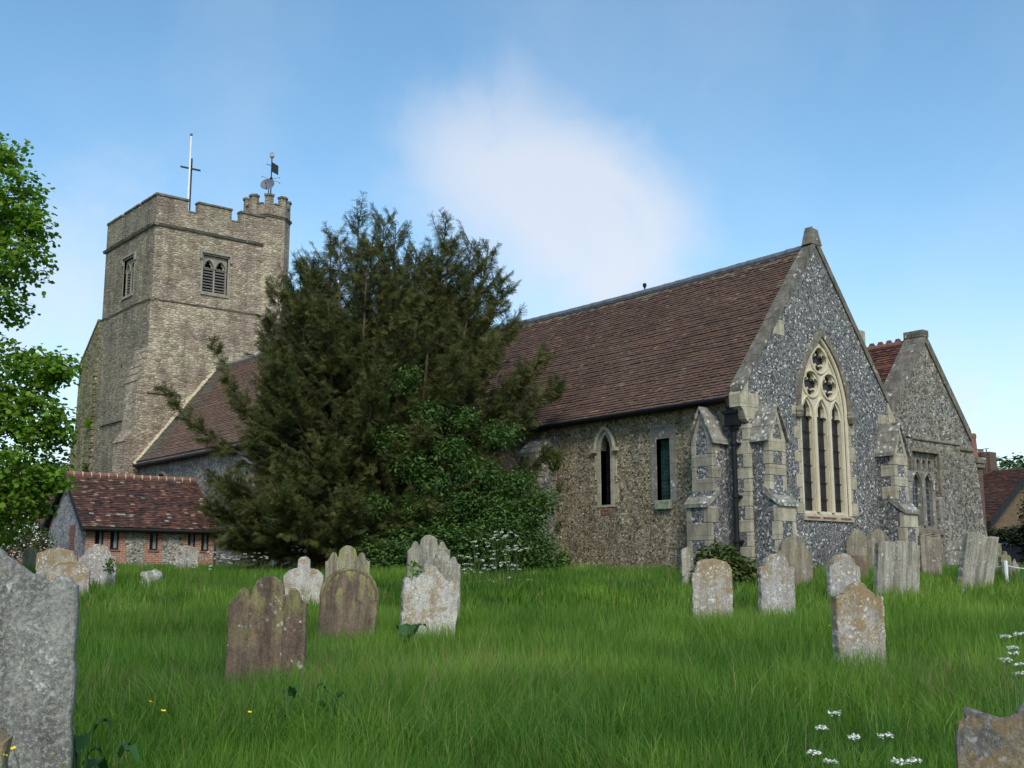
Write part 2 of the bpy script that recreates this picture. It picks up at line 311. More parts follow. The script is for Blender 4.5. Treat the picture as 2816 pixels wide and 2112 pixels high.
# ------------------------------------------------------------------ mesh helpers
def setp(o, label=None, cat=None, group=None, kind=None):
    if label: o['label'] = label
    if cat: o['category'] = cat
    if group: o['group'] = group
    if kind: o['kind'] = kind
    return o
def attach(o, parent):
    o.parent = parent
    if parent.type == 'EMPTY' or True:
        o.matrix_parent_inverse = WM(parent).inverted()
def WM(o):
    m = Matrix.LocRotScale(o.location, o.rotation_euler, o.scale)
    return WM(o.parent) @ o.matrix_parent_inverse @ m if o.parent else m
def empty(name, loc, rz=0, **k):
    o = bpy.data.objects.new(name, None); COL.objects.link(o); o.location = loc; o.rotation_euler = (0,0,rz); o.empty_display_size = .3
    return setp(o, **k)
class MB:
    def __init__(s): s.v = []; s.f = []; s.mi = []; s.t = []; s.tint = None; s.mat = 0
    def add(s, pts, faces, tint=None):
        b = len(s.v); s.v += [tuple(p) for p in pts]; s.f += [tuple(i+b for i in f) for f in faces]; s.mi += [s.mat]*len(faces)
        s.t += [tint]*len(pts)
    def hexa(s, p, tint=None):   # 8 pts: bottom ring 0-3, top ring 4-7
        s.add(p, [(0,3,2,1),(4,5,6,7),(0,1,5,4),(1,2,6,5),(2,3,7,6),(3,0,4,7)], tint)
    def box(s, x0, x1, y0, y1, z0, z1, tint=None):
        s.hexa([(x0,y0,z0),(x1,y0,z0),(x1,y1,z0),(x0,y1,z0),(x0,y0,z1),(x1,y0,z1),(x1,y1,z1),(x0,y1,z1)], tint)
    def bbox(s, x0, x1, y0, y1, z0, z1, b=.012, j=0):   # box with chamfered edges and slightly uneven faces
        r = lambda: random.uniform(-j, j) if j else 0
        x0 += r(); x1 += r(); y0 += r(); y1 += r(); z0 += r(); z1 += r()
        pts = []; 
        for (za, k) in ((z0, b), (z0+b, 0), (z1-b, 0), (z1, b)):
            pts += [(x0+k+b*(k==0),y0+k,za),(x1-k-b*(k==0),y0+k,za),(x1-k,y0+k+b*(k==0),za),(x1-k,y1-k-b*(k==0),za),(x1-k-b*(k==0),y1-k,za),(x0+k+b*(k==0),y1-k,za),(x0+k,y1-k-b*(k==0),za),(x0+k,y0+k+b*(k==0),za)]
        fs = [tuple(range(7,-1,-1)), tuple(range(24,32))]
        for q in range(3):
            for i in range(8): fs.append((q*8+i, q*8+(i+1)%8, q*8+8+(i+1)%8, q*8+8+i))
        s.add(pts, fs)
    def prism(s, poly, fn, d0, d1):   # poly: (a,b) list; fn(a,b,d)->xyz
        n = len(poly); s.add([fn(a,b,d0) for a,b in poly]+[fn(a,b,d1) for a,b in poly],
            [tuple(range(n-1,-1,-1)), tuple(range(n,2*n))]+[(i,(i+1)%n,n+(i+1)%n,n+i) for i in range(n)])
    def plate(s, outer, holes, fn, d0, d1, back=False):   # flat plate with holes
        L = [[Vector((a,b,0)) for a,b in outer]]+[[Vector((a,b,0)) for a,b in h] for h in holes]
        flat = [p for r in L for p in r]
        tri = tessellate_polygon(L)
        s.add([fn(p.x,p.y,d0) for p in flat], [tuple(t) for t in tri])
        if back: s.add([fn(p.x,p.y,d1) for p in flat], [tuple(t) for t in tri])
        for r in L:
            n = len(r); s.add([fn(p.x,p.y,d0) for p in r]+[fn(p.x,p.y,d1) for p in r], [(i,(i+1)%n,n+(i+1)%n,n+i) for i in range(n)])
    def tube(s, path, rad, n=8, caps=True, closed=False):
        P = [Vector(p) for p in path]; m = len(P); rs = rad if isinstance(rad, (list, tuple)) else [rad]*m
        pts = []; ref = None
        for i, p in enumerate(P):
            a = P[(i-1) % m] if (i > 0 or closed) else p; b = P[(i+1) % m] if (i < m-1 or closed) else p
            t = (b-a).normalized()
            if ref is None: ref = Vector((0,0,1)) if abs(t.z) < .9 else Vector((1,0,0))
            u = t.cross(ref).normalized(); w = u.cross(t).normalized(); ref = w
            for k in range(n):
                an = 2*math.pi*k/n; pts.append(p+(u*math.cos(an)+w*math.sin(an))*rs[i])
        fs = [(i*n+k, i*n+(k+1)%n, ((i+1)%m)*n+(k+1)%n, ((i+1)%m)*n+k) for i in range(m if closed else m-1) for k in range(n)]
        if caps and not closed: fs += [tuple(range(n-1,-1,-1)), tuple(range((m-1)*n, m*n))]
        s.add(pts, fs)
    def lathe(s, prof, c, n=16):
        pts = []; m = len(prof)
        for r, z in prof:
            for k in range(n): pts.append((c[0]+r*math.cos(2*math.pi*k/n), c[1]+r*math.sin(2*math.pi*k/n), c[2]+z))
        s.add(pts, [(i*n+k, i*n+(k+1)%n, (i+1)*n+(k+1)%n, (i+1)*n+k) for i in range(m-1) for k in range(n)]+[tuple(range(n-1,-1,-1)), tuple(range((m-1)*n, m*n))])
    def build(s, name, mats, parent=None, smooth=False, fix=True, **k):
        me = bpy.data.meshes.new(name); me.from_pydata(s.v, [], s.f); me.update()
        for m in (mats if isinstance(mats, (list, tuple)) else [mats]): me.materials.append(M[m] if isinstance(m, str) else m)
        me.polygons.foreach_set('material_index', s.mi)
        if any(t is not None for t in s.t):
            a = me.color_attributes.new('tint', 'FLOAT_COLOR', 'POINT')
            a.data.foreach_set('color', np.array([(*(t or (.1,.1,.1)), 1) for t in s.t], np.float32).ravel())
        if fix:
            import bmesh
            bm = bmesh.new(); bm.from_mesh(me); bmesh.ops.recalc_face_normals(bm, faces=bm.faces); bm.to_mesh(me); bm.free()
        if smooth: me.polygons.foreach_set('use_smooth', [True]*len(me.polygons))
        o = bpy.data.objects.new(name, me); COL.objects.link(o)
        if parent: attach(o, parent)
        return setp(o, **k)
def np_mesh(name, V, F, mats, tint=None, parent=None, mi=None, smooth=False, **k):
    """V (n,3); F list of (m,k) index arrays"""
    me = bpy.data.meshes.new(name); V = np.asarray(V, np.float32)
    me.vertices.add(len(V)); me.vertices.foreach_set('co', V.ravel())
    lt = np.concatenate([np.full(len(f), f.shape[1], np.int32) for f in F]); li = np.concatenate([f.ravel() for f in F]).astype(np.int32)
    me.loops.add(len(li)); me.loops.foreach_set('vertex_index', li)
    me.polygons.add(len(lt)); me.polygons.foreach_set('loop_start', np.concatenate([[0], np.cumsum(lt)[:-1]]).astype(np.int32)); me.polygons.foreach_set('loop_total', lt)
    for m in mats: me.materials.append(M[m] if isinstance(m, str) else m)
    if mi is not None: me.polygons.foreach_set('material_index', np.asarray(mi, np.int32))
    if smooth: me.polygons.foreach_set('use_smooth', np.ones(len(lt), bool))
    me.update(calc_edges=True)
    if tint is not None:
        a = me.attributes.new('tint', 'FLOAT', 'POINT'); a.data.foreach_set('value', np.asarray(tint, np.float32))
    o = bpy.data.objects.new(name, me); COL.objects.link(o)
    if parent: attach(o, parent)
    return setp(o, **k)
fE = lambda x: (lambda a, b, d: (x-d, a, b))      # plane facing east at x; d goes into the wall
fS = lambda y: (lambda a, b, d: (a, y+d, b))      # plane facing south
def arch(cx, half, spring, rise, n=10, base=None):
    """pointed arch outline, counter-clockwise from bottom left"""
    Rr = (rise*rise+half*half)/(2*half); pts = []
    a1 = math.acos((Rr-half)/Rr)
    right = [(cx+half-Rr+Rr*math.cos(a1*i/n), spring+Rr*math.sin(a1*i/n)) for i in range(n+1)]
    left = [(2*cx-x, z) for x, z in right[::-1]][1:]
    body = right+left
    return ([(cx-half, base), (cx+half, base)] if base is not None else [])+body
def circle(cx, cz, r, n=24): return [(cx+r*math.cos(2*math.pi*i/n), cz+r*math.sin(2*math.pi*i/n)) for i in range(n)]
def foil(cx, cz, off, r, lobes=4, n=9):
    pts = []
    for k in range(lobes):
        b = math.pi/2+2*math.pi*k/lobes; sp = R(118 if lobes == 4 else 112)
        for i in range(n):
            a = b-sp+2*sp*i/(n-1); pts.append((cx+off*math.cos(b)+r*math.cos(a), cz+off*math.sin(b)+r*math.sin(a)))
    return pts
def cusped_light(cx, half, base, spring, top):
    """light with a cusped ogee head"""
    r = [(half, spring-.12), (half*1.0, spring-.02), (half*.55, spring+.02), (half*.62, spring+.13), (half*.55, spring+.24), (half*.30, spring+.32), (half*.10, top-.06)]
    return [(cx-half, base), (cx+half, base)]+[(cx+a, z) for a, z in r]+[(cx, top)]+[(cx-a, z) for a, z in r[::-1]]

def tiles(mb, p0, du, L, dv, S, pal, gauge=.1, w=.17, th=.016, lift=.022, sag=0., keep=None):
    """individual overlapping roof tiles; p0 eave start, du along, dv up the slope"""
    p0 = Vector(p0); du = Vector(du); dv = Vector(dv); n = du.cross(dv).normalized()
    if n.z < 0: n = -n
    rows = int(S/gauge)
    for j in range(rows):
        off = (w/2 if j % 2 else 0)+random.uniform(-.01, .01); wob = random.uniform(-.006, .006)
        k = int(L/w)+1
        for i in range(-1, k):
            a = max(0, i*w+off); b = min(L, (i+1)*w+off-.004)
            if b-a < .03: continue
            if keep and not keep(a, j*gauge): continue
            z = sag*math.sin(math.pi*min(1, max(0, (a+b)/2/L)))*(.3+.7*j/rows)+wob
            t0 = j*gauge+random.uniform(-.008, .008)+.010*math.sin(i*.21+j*.4); t1 = t0+gauge*1.35
            if t1 > S: t1 = S
            e = random.uniform(-.006, .008)
            A = p0+du*a+dv*t0; B = p0+du*b+dv*t0; C = p0+du*b+dv*t1; D = p0+du*a+dv*t1
            top = n*(lift+th+e+z); low = n*(lift*.45+z); up = n*(.008+z)
            c = pal((a+b)/2/L, j/rows, (a+b)/2, j*gauge)
            mb.add([A+top+n*random.uniform(-.004,.004), B+top+n*random.uniform(-.004,.004), C+up, D+up, A+low, B+low], [(0,1,2,3), (4,5,1,0)], c)
def pal_of(cols, wts, jit=.2):
    def f(u, v, a, b):
        c = random.choices(cols, wts)[0]; k = 1+random.uniform(-jit, jit); return tuple(x*k for x in c)
    return f
P_CH = pal_of([(.130,.077,.057),(.117,.072,.056),(.145,.082,.057),(.104,.067,.055),(.22,.125,.08),(.16,.135,.105)], [5,5,4,3,.30,.2], .13)
def P_CHX(u, v, a, b):
    if v > .9 and random.random() < (v-.9)*6: return (.20,.165,.105)
    return P_CH(u, v, a, b)
def P_NV(u, v, a, b):
    if a < 1.7+math.sin(b*2)*.3 and random.random() < .92-a*.25: return random.choice([(.15,.15,.13),(.12,.12,.105),(.17,.15,.09)])
    return pal_of([(.18,.108,.078),(.16,.10,.078),(.20,.12,.078),(.18,.135,.08)], [4,4,2,2], .13)(u, v, a, b)
P_AN = pal_of([(.095,.048,.038),(.07,.04,.036),(.135,.066,.046),(.21,.11,.07),(.30,.20,.145),(.045,.032,.031),(.28,.25,.22)], [6,5,5,1.0,.5,3,.3], .25)
P_RD = pal_of([(.125,.05,.036),(.09,.04,.033),(.16,.064,.042),(.06,.033,.03)], [4,3,3,3])
P_HS = pal_of([(.085,.036,.027),(.06,.03,.026),(.12,.05,.032)], [4,4,2])
P_HL = pal_of([(.15,.078,.055),(.12,.06,.045),(.25,.12,.07),(.10,.058,.046)], [5,4,.6,3])

def quoins(mb, corner_x, corner_y, z0, z1, east=True, south=True, proud=.012, w=(.16,.40), h=.30):
    """alternating corner blocks; the corner faces east and south"""
    z = z0; k = 0
    while z < z1-.08:
        hh = min(h*random.uniform(.85, 1.15), z1-z)
        a, b = (w if k % 2 else w[::-1])
        a *= random.uniform(.85, 1.15); b *= random.uniform(.85, 1.15)
        mb.bbox(corner_x-a, corner_x+proud, corner_y-proud, corner_y+b, z+.004, z+hh-.004, .012, .004)
        z += hh; k += 1

# ================================================================== THE CHURCH
GB = 1.3     # walls start below the turf
church = empty('parish_church', (-16, 2, 1.5), label='old flint and stone parish church with square battlemented tower and steep tiled roofs', cat='church')

# ---------------------------------------------------------------- chancel
half = 2.975; RC = 2.975; ZE, ZR = 6.15, 10.03; SL = (ZR-ZE)/RC    # wall line eave height, ridge
def gable_outline(y0, y1, zb, ze, yc, zr): return [(y0,zb),(y1,zb),(y1,ze),(yc,zr),(y0,ze)]
EW = arch(3.04, .99, 5.60, 1.99, 12, 3.03)
m = MB(); m.plate(gable_outline(.006, 5.95, GB, ZE, RC, ZR+.12), [EW], fE(0), 0, .22)
m.mat = 1
L1 = arch(-4.82, .19, 4.88, .42, 8, 3.42); L2 = [(-2.96,3.44),(-2.50,3.44),(-2.50,5.0),(-2.96,5.0)]
m.plate([(-13.8,GB),(-.004,GB),(-.004,ZE),(-13.8,ZE)], [L1, L2], fS(0), 0, .3)
m.mat = 0; m.box(-13.8, -.2, 5.7, 5.95, GB, ZE); m.plate([(-.72,GB),(-.006,GB),(-.006,ZE-.3),(-.72,ZE-.3)], [], fS(-.006), 0, .005)
chancel = m.build('chancel', ['flint_dark', 'flint_wall'], church, label='chancel of dark knapped flint at its gable and brown rubble along its side')
# roof
m = MB(); dv = Vector((0, RC+.3, ZR-(ZE-.3*SL))).normalized(); S = math.hypot(RC+.3, ZR-(ZE-.3*SL))
m.add([(-13.8,-.3,ZE-.3*SL-.03),(-.30,-.3,ZE-.3*SL-.03),(-.30,RC,ZR-.19),(-13.8,RC,ZR-.19)], [(0,1,2,3)], (.03,.02,.02))
m.add([(-13.8,6.25,ZE-.3*SL),(-.30,6.25,ZE-.3*SL),(-.30,RC,ZR-.12),(-13.8,RC,ZR-.12)], [(0,1,2,3)], (.11,.055,.04))
tiles(m, (-13.8,-.3,ZE-.3*SL), (1,0,0), 13.49, dv, S-.06, P_CHX, .098, .165, sag=-.07)
croof = m.build('chancel_roof', 'tiles', church, fix=False, label='steep brown clay-tiled chancel roof')
m = MB()
x = -13.75
while x < -.4:
    zz = -.07*math.sin(math.pi*(x+13.8)/13.25)
    L = min(.33, -.32-x); m.tube([(x,RC,ZR-.03+zz+random.uniform(-.008,.008)),(x+L-.01,RC,ZR-.03+zz+random.uniform(-.008,.008))], .12, 10); x += .33
m.build('ridge_tile_trim', 'lead', croof)
m = MB(); m.lathe([(.02,-.05),(.035,0),(.055,.03),(.06,.09),(.045,.12)], (-6.1,RC,ZR+.09), 8); m.build('vent_cap', 'black_iron', croof)
# fascia, gutter, downpipe
m = MB(); m.box(-13.8, -.3, -.27, -.02, ZE-.47, ZE-.37)
m.build('fascia', 'fascia', croof)
m = MB(); m.tube([(-13.7,-.35,ZE-.43),(-.32,-.35,ZE-.43)], .05, 8)
for i in range(12): m.box(-13.2+i*1.1, -13.16+i*1.1, -.4, -.2, ZE-.46, ZE-.40)
m.build('gutter', 'black_iron', croof)
m = MB(); px, py = -.33, -.13
m.tube([(px,-.36,ZE-.45),(px,-.33,ZE-.62),(px,py-.04,ZE-.78)], .05, 10)
m.box(px-.15, px+.15, py-.14, py+.11, 5.08, 5.36); m.box(px-.19, px+.19, py-.18, py+.12, 5.36, 5.44); m.lathe([(.06,0),(.11,.1),(.13,.18)], (px,py,4.92), 10)
m.tube([(px,py,4.95),(px,py,1.55)], .062, 12)
for z in (4.6, 3.35, 2.3): m.lathe([(.07,0),(.085,.02),(.085,.08),(.07,.1)], (px,py,z), 12); m.box(px-.12, px+.12, py+.03, py+.14, z+.02, z+.07)
m.build('drainpipe', 'black_iron', church, label='black iron drainpipe with hopper at the chancel corner')
# gable coping: slabs up each slope
m = MB(); cx0, cx1 = -.32, .045
for sgn in (-1, 1):
    ya = -.26 if sgn < 0 else 6.21; n = 7
    def pt(t, up): 
        y = ya+(RC-ya)*t; z = ZE-.26*SL+(ZR+.02-(ZE-.26*SL))*t+up; return y, z
    for i in range(n):
        t0, t1 = i/n, (i+1)/n-.0035
        j = random.uniform(-.012, .012)
        (y0,z0),(y1,z1) = pt(t0, 0), pt(t1, 0); (y2,z2),(y3,z3) = pt(t1, .235+j), pt(t0, .235+j)
        m.hexa([(cx0,y0,z0),(cx1,y0,z0),(cx1,y1,z1),(cx0,y1,z1),(cx0+.03,y3,z3-.03),(cx1,y3,z3),(cx1,y2,z2),(cx0+.03,y2,z2-.03)])
    m.build('gable_coping', 'coping', chancel); m = MB()
m.prism([(RC-.24,ZR+.02),(RC+.24,ZR+.02),(RC+.13,ZR+.28),(RC+.08,ZR+.42),(RC-.09,ZR+.44),(RC-.15,ZR+.28)], lambda a,b,d: (d,a,b), -.24, .06)
m.prism([(RC-.13,ZR+.26),(RC+.02,ZR+.30),(RC-.02,ZR+.53),(RC-.12,ZR+.49)], lambda a,b,d: (d,a,b), -.20, -.03)
m.build('finial_stump', 'coping', chancel, label='broken finial stump on the gable peak')
m = MB()
m.prism([(-.30,5.50),(.02,5.50),(.02,6.2),(-.02,6.2),(-.30,5.80)], lambda a,b,d: (d,a,b), -.30, .03)
m.prism([(-.26,5.5),(.02,5.5),(.02,5.15),(-.03,5.16),(-.10,5.22),(-.15,5.33),(-.18,5.42)], lambda a,b,d: (d,a,b), -.24, .025)
m.prism([(6.25,5.5),(5.93,5.5),(5.93,6.2),(5.97,6.2),(6.25,5.84)], lambda a,b,d: (d,a,b), -.55, .03)
m.build('kneeler', 'cream', chancel)
m = MB(); quoins(m, 0, 0, GB+.1, 5.12)
for (y, z, w, h) in ((.06,5.52,.36,.33),(.02,5.22,.48,.30),(1.12,7.42,.42,.40),(4.72,7.62,.34,.42),(5.45,5.55,.45,.28),(5.62,5.05,.33,.5),(5.40,4.78,.5,.26)):
    m.bbox(-.2, .014, y, y+w, z, z+h, .012, .005)
z = GB
while z < 4.7:
    h = random.uniform(.24, .33); w = random.choice((.2,.36)); m.bbox(-.2, .012, 5.95-w, 5.962, z, z+h-.01, .012, .004); z += h
m.build('quoin_edging', 'cream', chancel)
# buttresses of the chancel
def buttress_e(y0, y1, name_label):
    """gableted two-stage buttress against the east gable"""
    x1, x2 = .52, .74; yc = (y0+y1)/2
    b = MB(); b.box(-.05, x1, y0, y1, 3.4, 4.72); b.prism([(y0,4.72),(y1,4.72),(yc,5.46)], lambda a,c,d: (d,a,c), -.05, x1)
    b.box(-.05, x2-.01, y0-.02, y1+.02, GB, 3.20); b.prism([(-.05,3.2),(x2-.012,3.2),(x1-.004,3.55),(-.05,3.55)], lambda a,c,d: (a,d,c), y0-.018, y1+.018)
    o = b.build('buttress', 'flint_dark', church, label=name_label)
    # dressed blocks: bands across the front, staggered along the edges
    q = MB()
    def front(z0, z1, x, ya, yb, full):
        if full: q.bbox(x-.14, x+.014, ya-.012, yb+.012, z0, z1, .012, .004)
        else:
            q.bbox(x-random.choice((.2,.42)), x+.012, ya-.012, ya+.13, z0, z1, .012, .004); q.bbox(x-random.choice((.2,.42)), x+.012, yb-.13, yb+.012, z0, z1, .012, .004)
    zs = [3.52,3.86,4.12,4.42,4.73]; fl = [True,False,True,False][::1]
    for i in range(4): front(zs[i]+.004, zs[i+1]-.004, x1, y0, y1, not fl[i])
    zs = [GB+.1,1.95,2.36,2.78,3.17]
    for i in range(4): front(zs[i]+.004, zs[i+1]-.004, x2-.01, y0-.02, y1+.02, i % 2 == 1 or i == 3)
    for s, ya in ((1, y0), (-1, y1)):   # strips edging the gablet face
        q.prism([(ya,4.72),(ya+s*.12,4.72),(yc,5.27),(yc,5.46)], lambda a,c,d: (d,a,c), x1-.1, x1+.012)
    q.build('dressed_edging', 'cream', o)
    w = MB()
    for s, ya in ((1, y0), (-1, y1)):   # gablet roof slabs in three courses, each lapping the next
        for i in range(3):
            t0, t1 = i/3, (i+1)/3+.03
            def pp(t, up): return (ya-s*.10)+(yc-ya+s*.10)*t, 4.66+.86*t+up
            (a,z0),(c,z1) = pp(t0, .0), pp(min(1, t1), .0); h0, h1 = .10, .055
            w.hexa([(-.02,a,z0),(x1+.07,a,z0),(x1+.07,c,z1),(-.02,c,z1),(-.02,a,z0+h0),(x1+.07,a,z0+h0),(x1+.07,c,z1+h1),(-.02,c,z1+h1)])
    w.build('gablet_roof_tile', 'pale_weather', o); w = MB()
    w.hexa([(x1-.2,y0-.05,3.46),(x2+.05,y0-.06,3.14),(x2+.05,y1+.06,3.14),(x1-.2,y1+.05,3.46),(x1-.2,y0-.05,3.66),(x2+.06,y0-.06,3.23),(x2+.06,y1+.06,3.23),(x1-.2,y1+.05,3.66)])
    w.build('weathering', 'pale_weather', o)
    return o
buttress_e(.10, .70, 'gableted flint buttress beside the drainpipe corner')
buttress_e(5.30, 5.88, 'mossy gableted flint buttress next to the side chapel')
# buttress standing out from the south wall near the corner
b = MB(); xa, xb = -1.32, -.68; y1, y2 = -.52, -.74; xc = (xa+xb)/2
b.box(xa, xb, y1, .05, 3.4, 4.72); b.prism([(xa,4.72),(xb,4.72),(xc,5.46)], lambda a,c,d: (a,d,c), y1, .05); b.box(xa-.02, xb+.02, y2+.01, .05, GB, 3.2); b.prism([(.05,3.2),(y2+.012,3.2),(y1+.004,3.55),(.05,3.55)], lambda a,c,d: (d,a,c), xa-.018, xb+.018)
bs = b.build('buttress', 'flint_dark', church, label='gableted flint buttress on the long side wall left of the drainpipe')
q = MB()
for i, (z0, z1) in enumerate(((3.52,3.84),(3.84,4.12),(4.12,4.42),(4.42,4.73))):
    if i % 2 == 0: q.bbox(xa-.01, xb+.012, y1-.012, y1+.14, z0+.004, z1-.004, .012, .004)
    else: q.bbox(xa-.01, xa+.14, y1-.012, y1+.3, z0, z1, .012, .004); q.bbox(xb-.14, xb+.012, y1-.012, y1+.3, z0, z1, .012, .004)
for i, (z0, z1) in enumerate(((GB+.1,1.95),(1.95,2.36),(2.36,2.78),(2.78,3.17))):
    if i % 2 == 0: q.bbox(xa-.03, xb+.034, y2-.002, y2+.16, z0+.004, z1-.004, .012, .004)
    else: q.bbox(xa-.03, xa+.13, y2-.002, y2+.3, z0, z1, .012, .004); q.bbox(xb-.13, xb+.034, y2-.002, y2+.36, z0, z1, .012, .004)
for s, xx in ((1, xa), (-1, xb)): q.prism([(xx,4.72),(xx+s*.12,4.72),(xc,5.27),(xc,5.46)], lambda a,c,d: (a,d,c), y1-.012, y1+.1)
q.build('dressed_edging', 'buff_grey', bs)
w = MB()
for s, ya in ((1, xa), (-1, xb)):
    for i in range(3):
        t0, t1 = i/3, (i+1)/3+.03
        def pp(t): return (ya-s*.10)+(xc-ya+s*.10)*t, 4.66+.86*t
        (a,z0),(c,z1) = pp(t0), pp(min(1, t1))
        w.hexa([(a,.02,z0),(a,y1-.07,z0),(c,y1-.07,z1),(c,.02,z1),(a,.02,z0+.10),(a,y1-.07,z0+.10),(c,y1-.07,z1+.055),(c,.02,z1+.055)])
w.build('gablet_roof_tile', 'pale_weather', bs); w = MB()
w.hexa([(xa-.05,y1+.2,3.46),(xa-.06,y2-.05,3.14),(xb+.06,y2-.05,3.14),(xb+.05,y1+.2,3.46),(xa-.05,y1+.2,3.66),(xa-.06,y2-.06,3.23),(xb+.06,y2-.06,3.23),(xb+.05,y1+.2,3.66)])
w.build('weathering', 'pale_weather', bs)
# old rubble buttress at the far end of the bay
b = MB(); xa, xb = -7.75, -6.95
b.prism([(.05,GB),(-1.05,GB),(-.98,3.15),(-.62,3.5),(-.55,4.95),(.05,5.42)], lambda a,c,d: (d,a,c), xa, xb)
bo = b.build('buttress', 'flint_grey', church, label='old battered rubble buttress half hidden by the yew')
w = MB()
for (ya, za, yb, zb) in ((-.62,4.88,-.40,5.10),(-.43,5.05,-.2,5.27),(-.22,5.22,.02,5.45)):
    w.hexa([(xa-.04,ya,za),(xb+.04,ya,za),(xb+.04,yb,zb),(xa-.04,yb,zb),(xa-.04,ya,za+.11),(xb+.04,ya,za+.11),(xb+.04,yb,zb+.06),(xa-.04,yb,zb+.06)])
w.hexa([(xa-.05,-1.1,3.08),(xb+.05,-1.1,3.08),(xb+.05,-.55,3.5),(xa-.05,-.55,3.5),(xa-.05,-1.1,3.18),(xb+.05,-1.1,3.18),(xb+.05,-.55,3.62),(xa-.05,-.55,3.62)])
z = GB
while z < 4.7:
    h = random.uniform(.25, .4); k = random.uniform(.15, .38); f = -.55 if z > 3.4 else -1.0+(-.03 if z < 2 else 0)
    w.bbox(xb-k, xb+.015, f-.06, f+random.uniform(.15,.4), z, z+h-.015, .02, .012); z += h
w.build('weathering_edging', 'pale_weather', bo)
m = MB(); z = GB
while z < 5.2:
    h = random.uniform(.2, .36); m.bbox(-6.96, -6.96+random.uniform(.1,.3), -.015, .1, z, z+h-.012, .014, .01); z += h
m.build('quoin_edging', 'pale_weather', chancel)

# east window
fr = MB()
O = arch(3.04, .985, 5.60, 1.98, 14, 3.035)
holes = []
for cy in (2.43, 3.04, 3.65): holes.append(cusped_light(cy, .235, 3.14, 5.52, 5.97+(.06 if cy == 3.04 else 0)))
for cy, cz in ((2.655,6.36),(3.425,6.36),(3.04,7.01)): holes.append(foil(cy, cz, .165, .160))
fr.plate(O, holes, fE(0), .085, .20)
for cy, cz in ((2.655,6.36),(3.425,6.36),(3.04,7.01)): fr.tube([(-.075,a,b) for a, b in circle(cy, cz, .345, 26)], .036, 6, closed=True)
for cy in (2.735, 3.345): fr.tube([(-.06,cy,3.12),(-.06,cy,5.5)], .055, 8)
for cy in (2.43, 3.04, 3.65):
    hd = arch(cy, .29, 5.5, .52, 8); fr.tube([(-.07,a,b) for a, b in hd], .032, 6)
# moulded outer order
for off, d, r in ((.985,.03,.05),(.90,.075,.035)):
    aa = arch(3.04, off, 5.60, 1.98*off/.985, 14); fr.tube([(-d,3.04+off,3.05)]+[(-d,a,b) for a, b in aa]+[(-d,3.04-off,3.05)], r, 8)
ew = fr.build('east_window', 'cream_smooth', church, label='three-light pointed window with three quatrefoils in cream tracery')
g = MB(); g.add([(-.205,a,b) for a, b in arch(3.04, .99, 5.60, 1.99, 14, 3.03)], [tuple(range(31))]); g.build('window_glass', 'east_glass', ew)
for z in np.arange(3.45, 5.5, .42): g = MB(); g.tube([(-.16,2.1,z),(-.16,3.98,z)], .011, 5); g.build('glazing_bar', 'black_iron', ew)
h = MB(); ho = arch(3.04, 1.12, 5.62, 2.17, 16); hi = arch(3.04, 1.0, 5.62, 2.0, 16)
n = len(ho); h.add([(.075,a,b) for a, b in ho]+[(.06,a,b) for a, b in hi]+[(-.02,a,b) for a, b in ho]+[(-.02,a,b) for a, b in hi],
    [(i,i+1,n+i+1,n+i) for i in range(n-1)]+[(2*n+i,2*n+i+1,i+1,i) for i in range(n-1)]+[(n+i,n+i+1,3*n+i+1,3*n+i) for i in range(n-1)])
for s in (-1, 1):
    c = 3.04+s*1.08
    for (dy, dz, rr) in ((0,5.60,.12),(.02*s,5.5,.10),(-.03*s,5.68,.09)): h.lathe([(.02,-rr),(rr*.8,-rr*.6),(rr,0),(rr*.8,rr*.6),(.02,rr)], (.05,c+dy,dz), 8)
h.build('hood_moulding', 'stringstone', ew)
q = MB()
for s in (-1, 1):
    z = 3.05; k = 0
    while z < 5.5:
        hh = random.uniform(.24,.4); wdt = (.13 if k % 2 else .30)*random.uniform(.85,1.2); a = 3.04+s*.985; b2 = a+s*wdt
        q.bbox(-.1, .013, min(a,b2), max(a,b2), z, z+hh-.008, .01, .004); z += hh; k += 1
q.hexa([(-.12,2.0,2.90),(.05,1.99,2.90),(.05,4.09,2.90),(-.12,4.08,2.90),(-.12,2.0,3.10),(.05,1.99,3.0),(.05,4.09,3.0),(-.12,4.08,3.10)])
q.build('surround_edging', 'cream', ew)
q = MB()
for i, (a, b2, z0) in enumerate(((2.10,2.62,2.985),(2.75,3.3,2.99),(3.5,3.95,2.99))): q.box(.04, .054, a, b2, 2.975-.03, 2.998)
q.build('rust_stain', 'brick_patch', ew)
# lancet
fr = MB(); fr.plate(arch(-4.82, .32, 4.88, .52, 10, 3.36), [L1], lambda a,b,d: (a,d,b), -.02, .3)
lw = fr.build('lancet_window', 'cream', church, label='narrow pointed lancet window with cream hood')
g = MB(); g.add([(a,.2,b) for a, b in L1], [tuple(range(len(L1)))]); g.build('window_glass', 'dark_glass', lw)
h = MB(); aa = arch(-4.82, .36, 4.90, .58, 12); h.tube([(a,-.05,b) for a, b in aa], .055, 8); h.box(-5.32,-5.15,-.1,.02,4.83,4.92); h.box(-4.49,-4.32,-.1,.02,4.83,4.92)
for (x0, x1, z0, z1) in ((-5.24,-5.12,4.1,4.75),(-4.52,-4.36,3.45,3.95),(-4.52,-4.40,4.15,4.6),(-5.26,-5.13,3.5,3.7)): h.bbox(x0, x1, -.014, .1, z0, z1, .01)
h.build('hood_moulding', 'cream', lw)
q = MB(); q.bbox(-5.02, -4.66, -.013, .1, 3.14, 3.33, .008); q.build('brick_patch', 'brick_patch', lw)
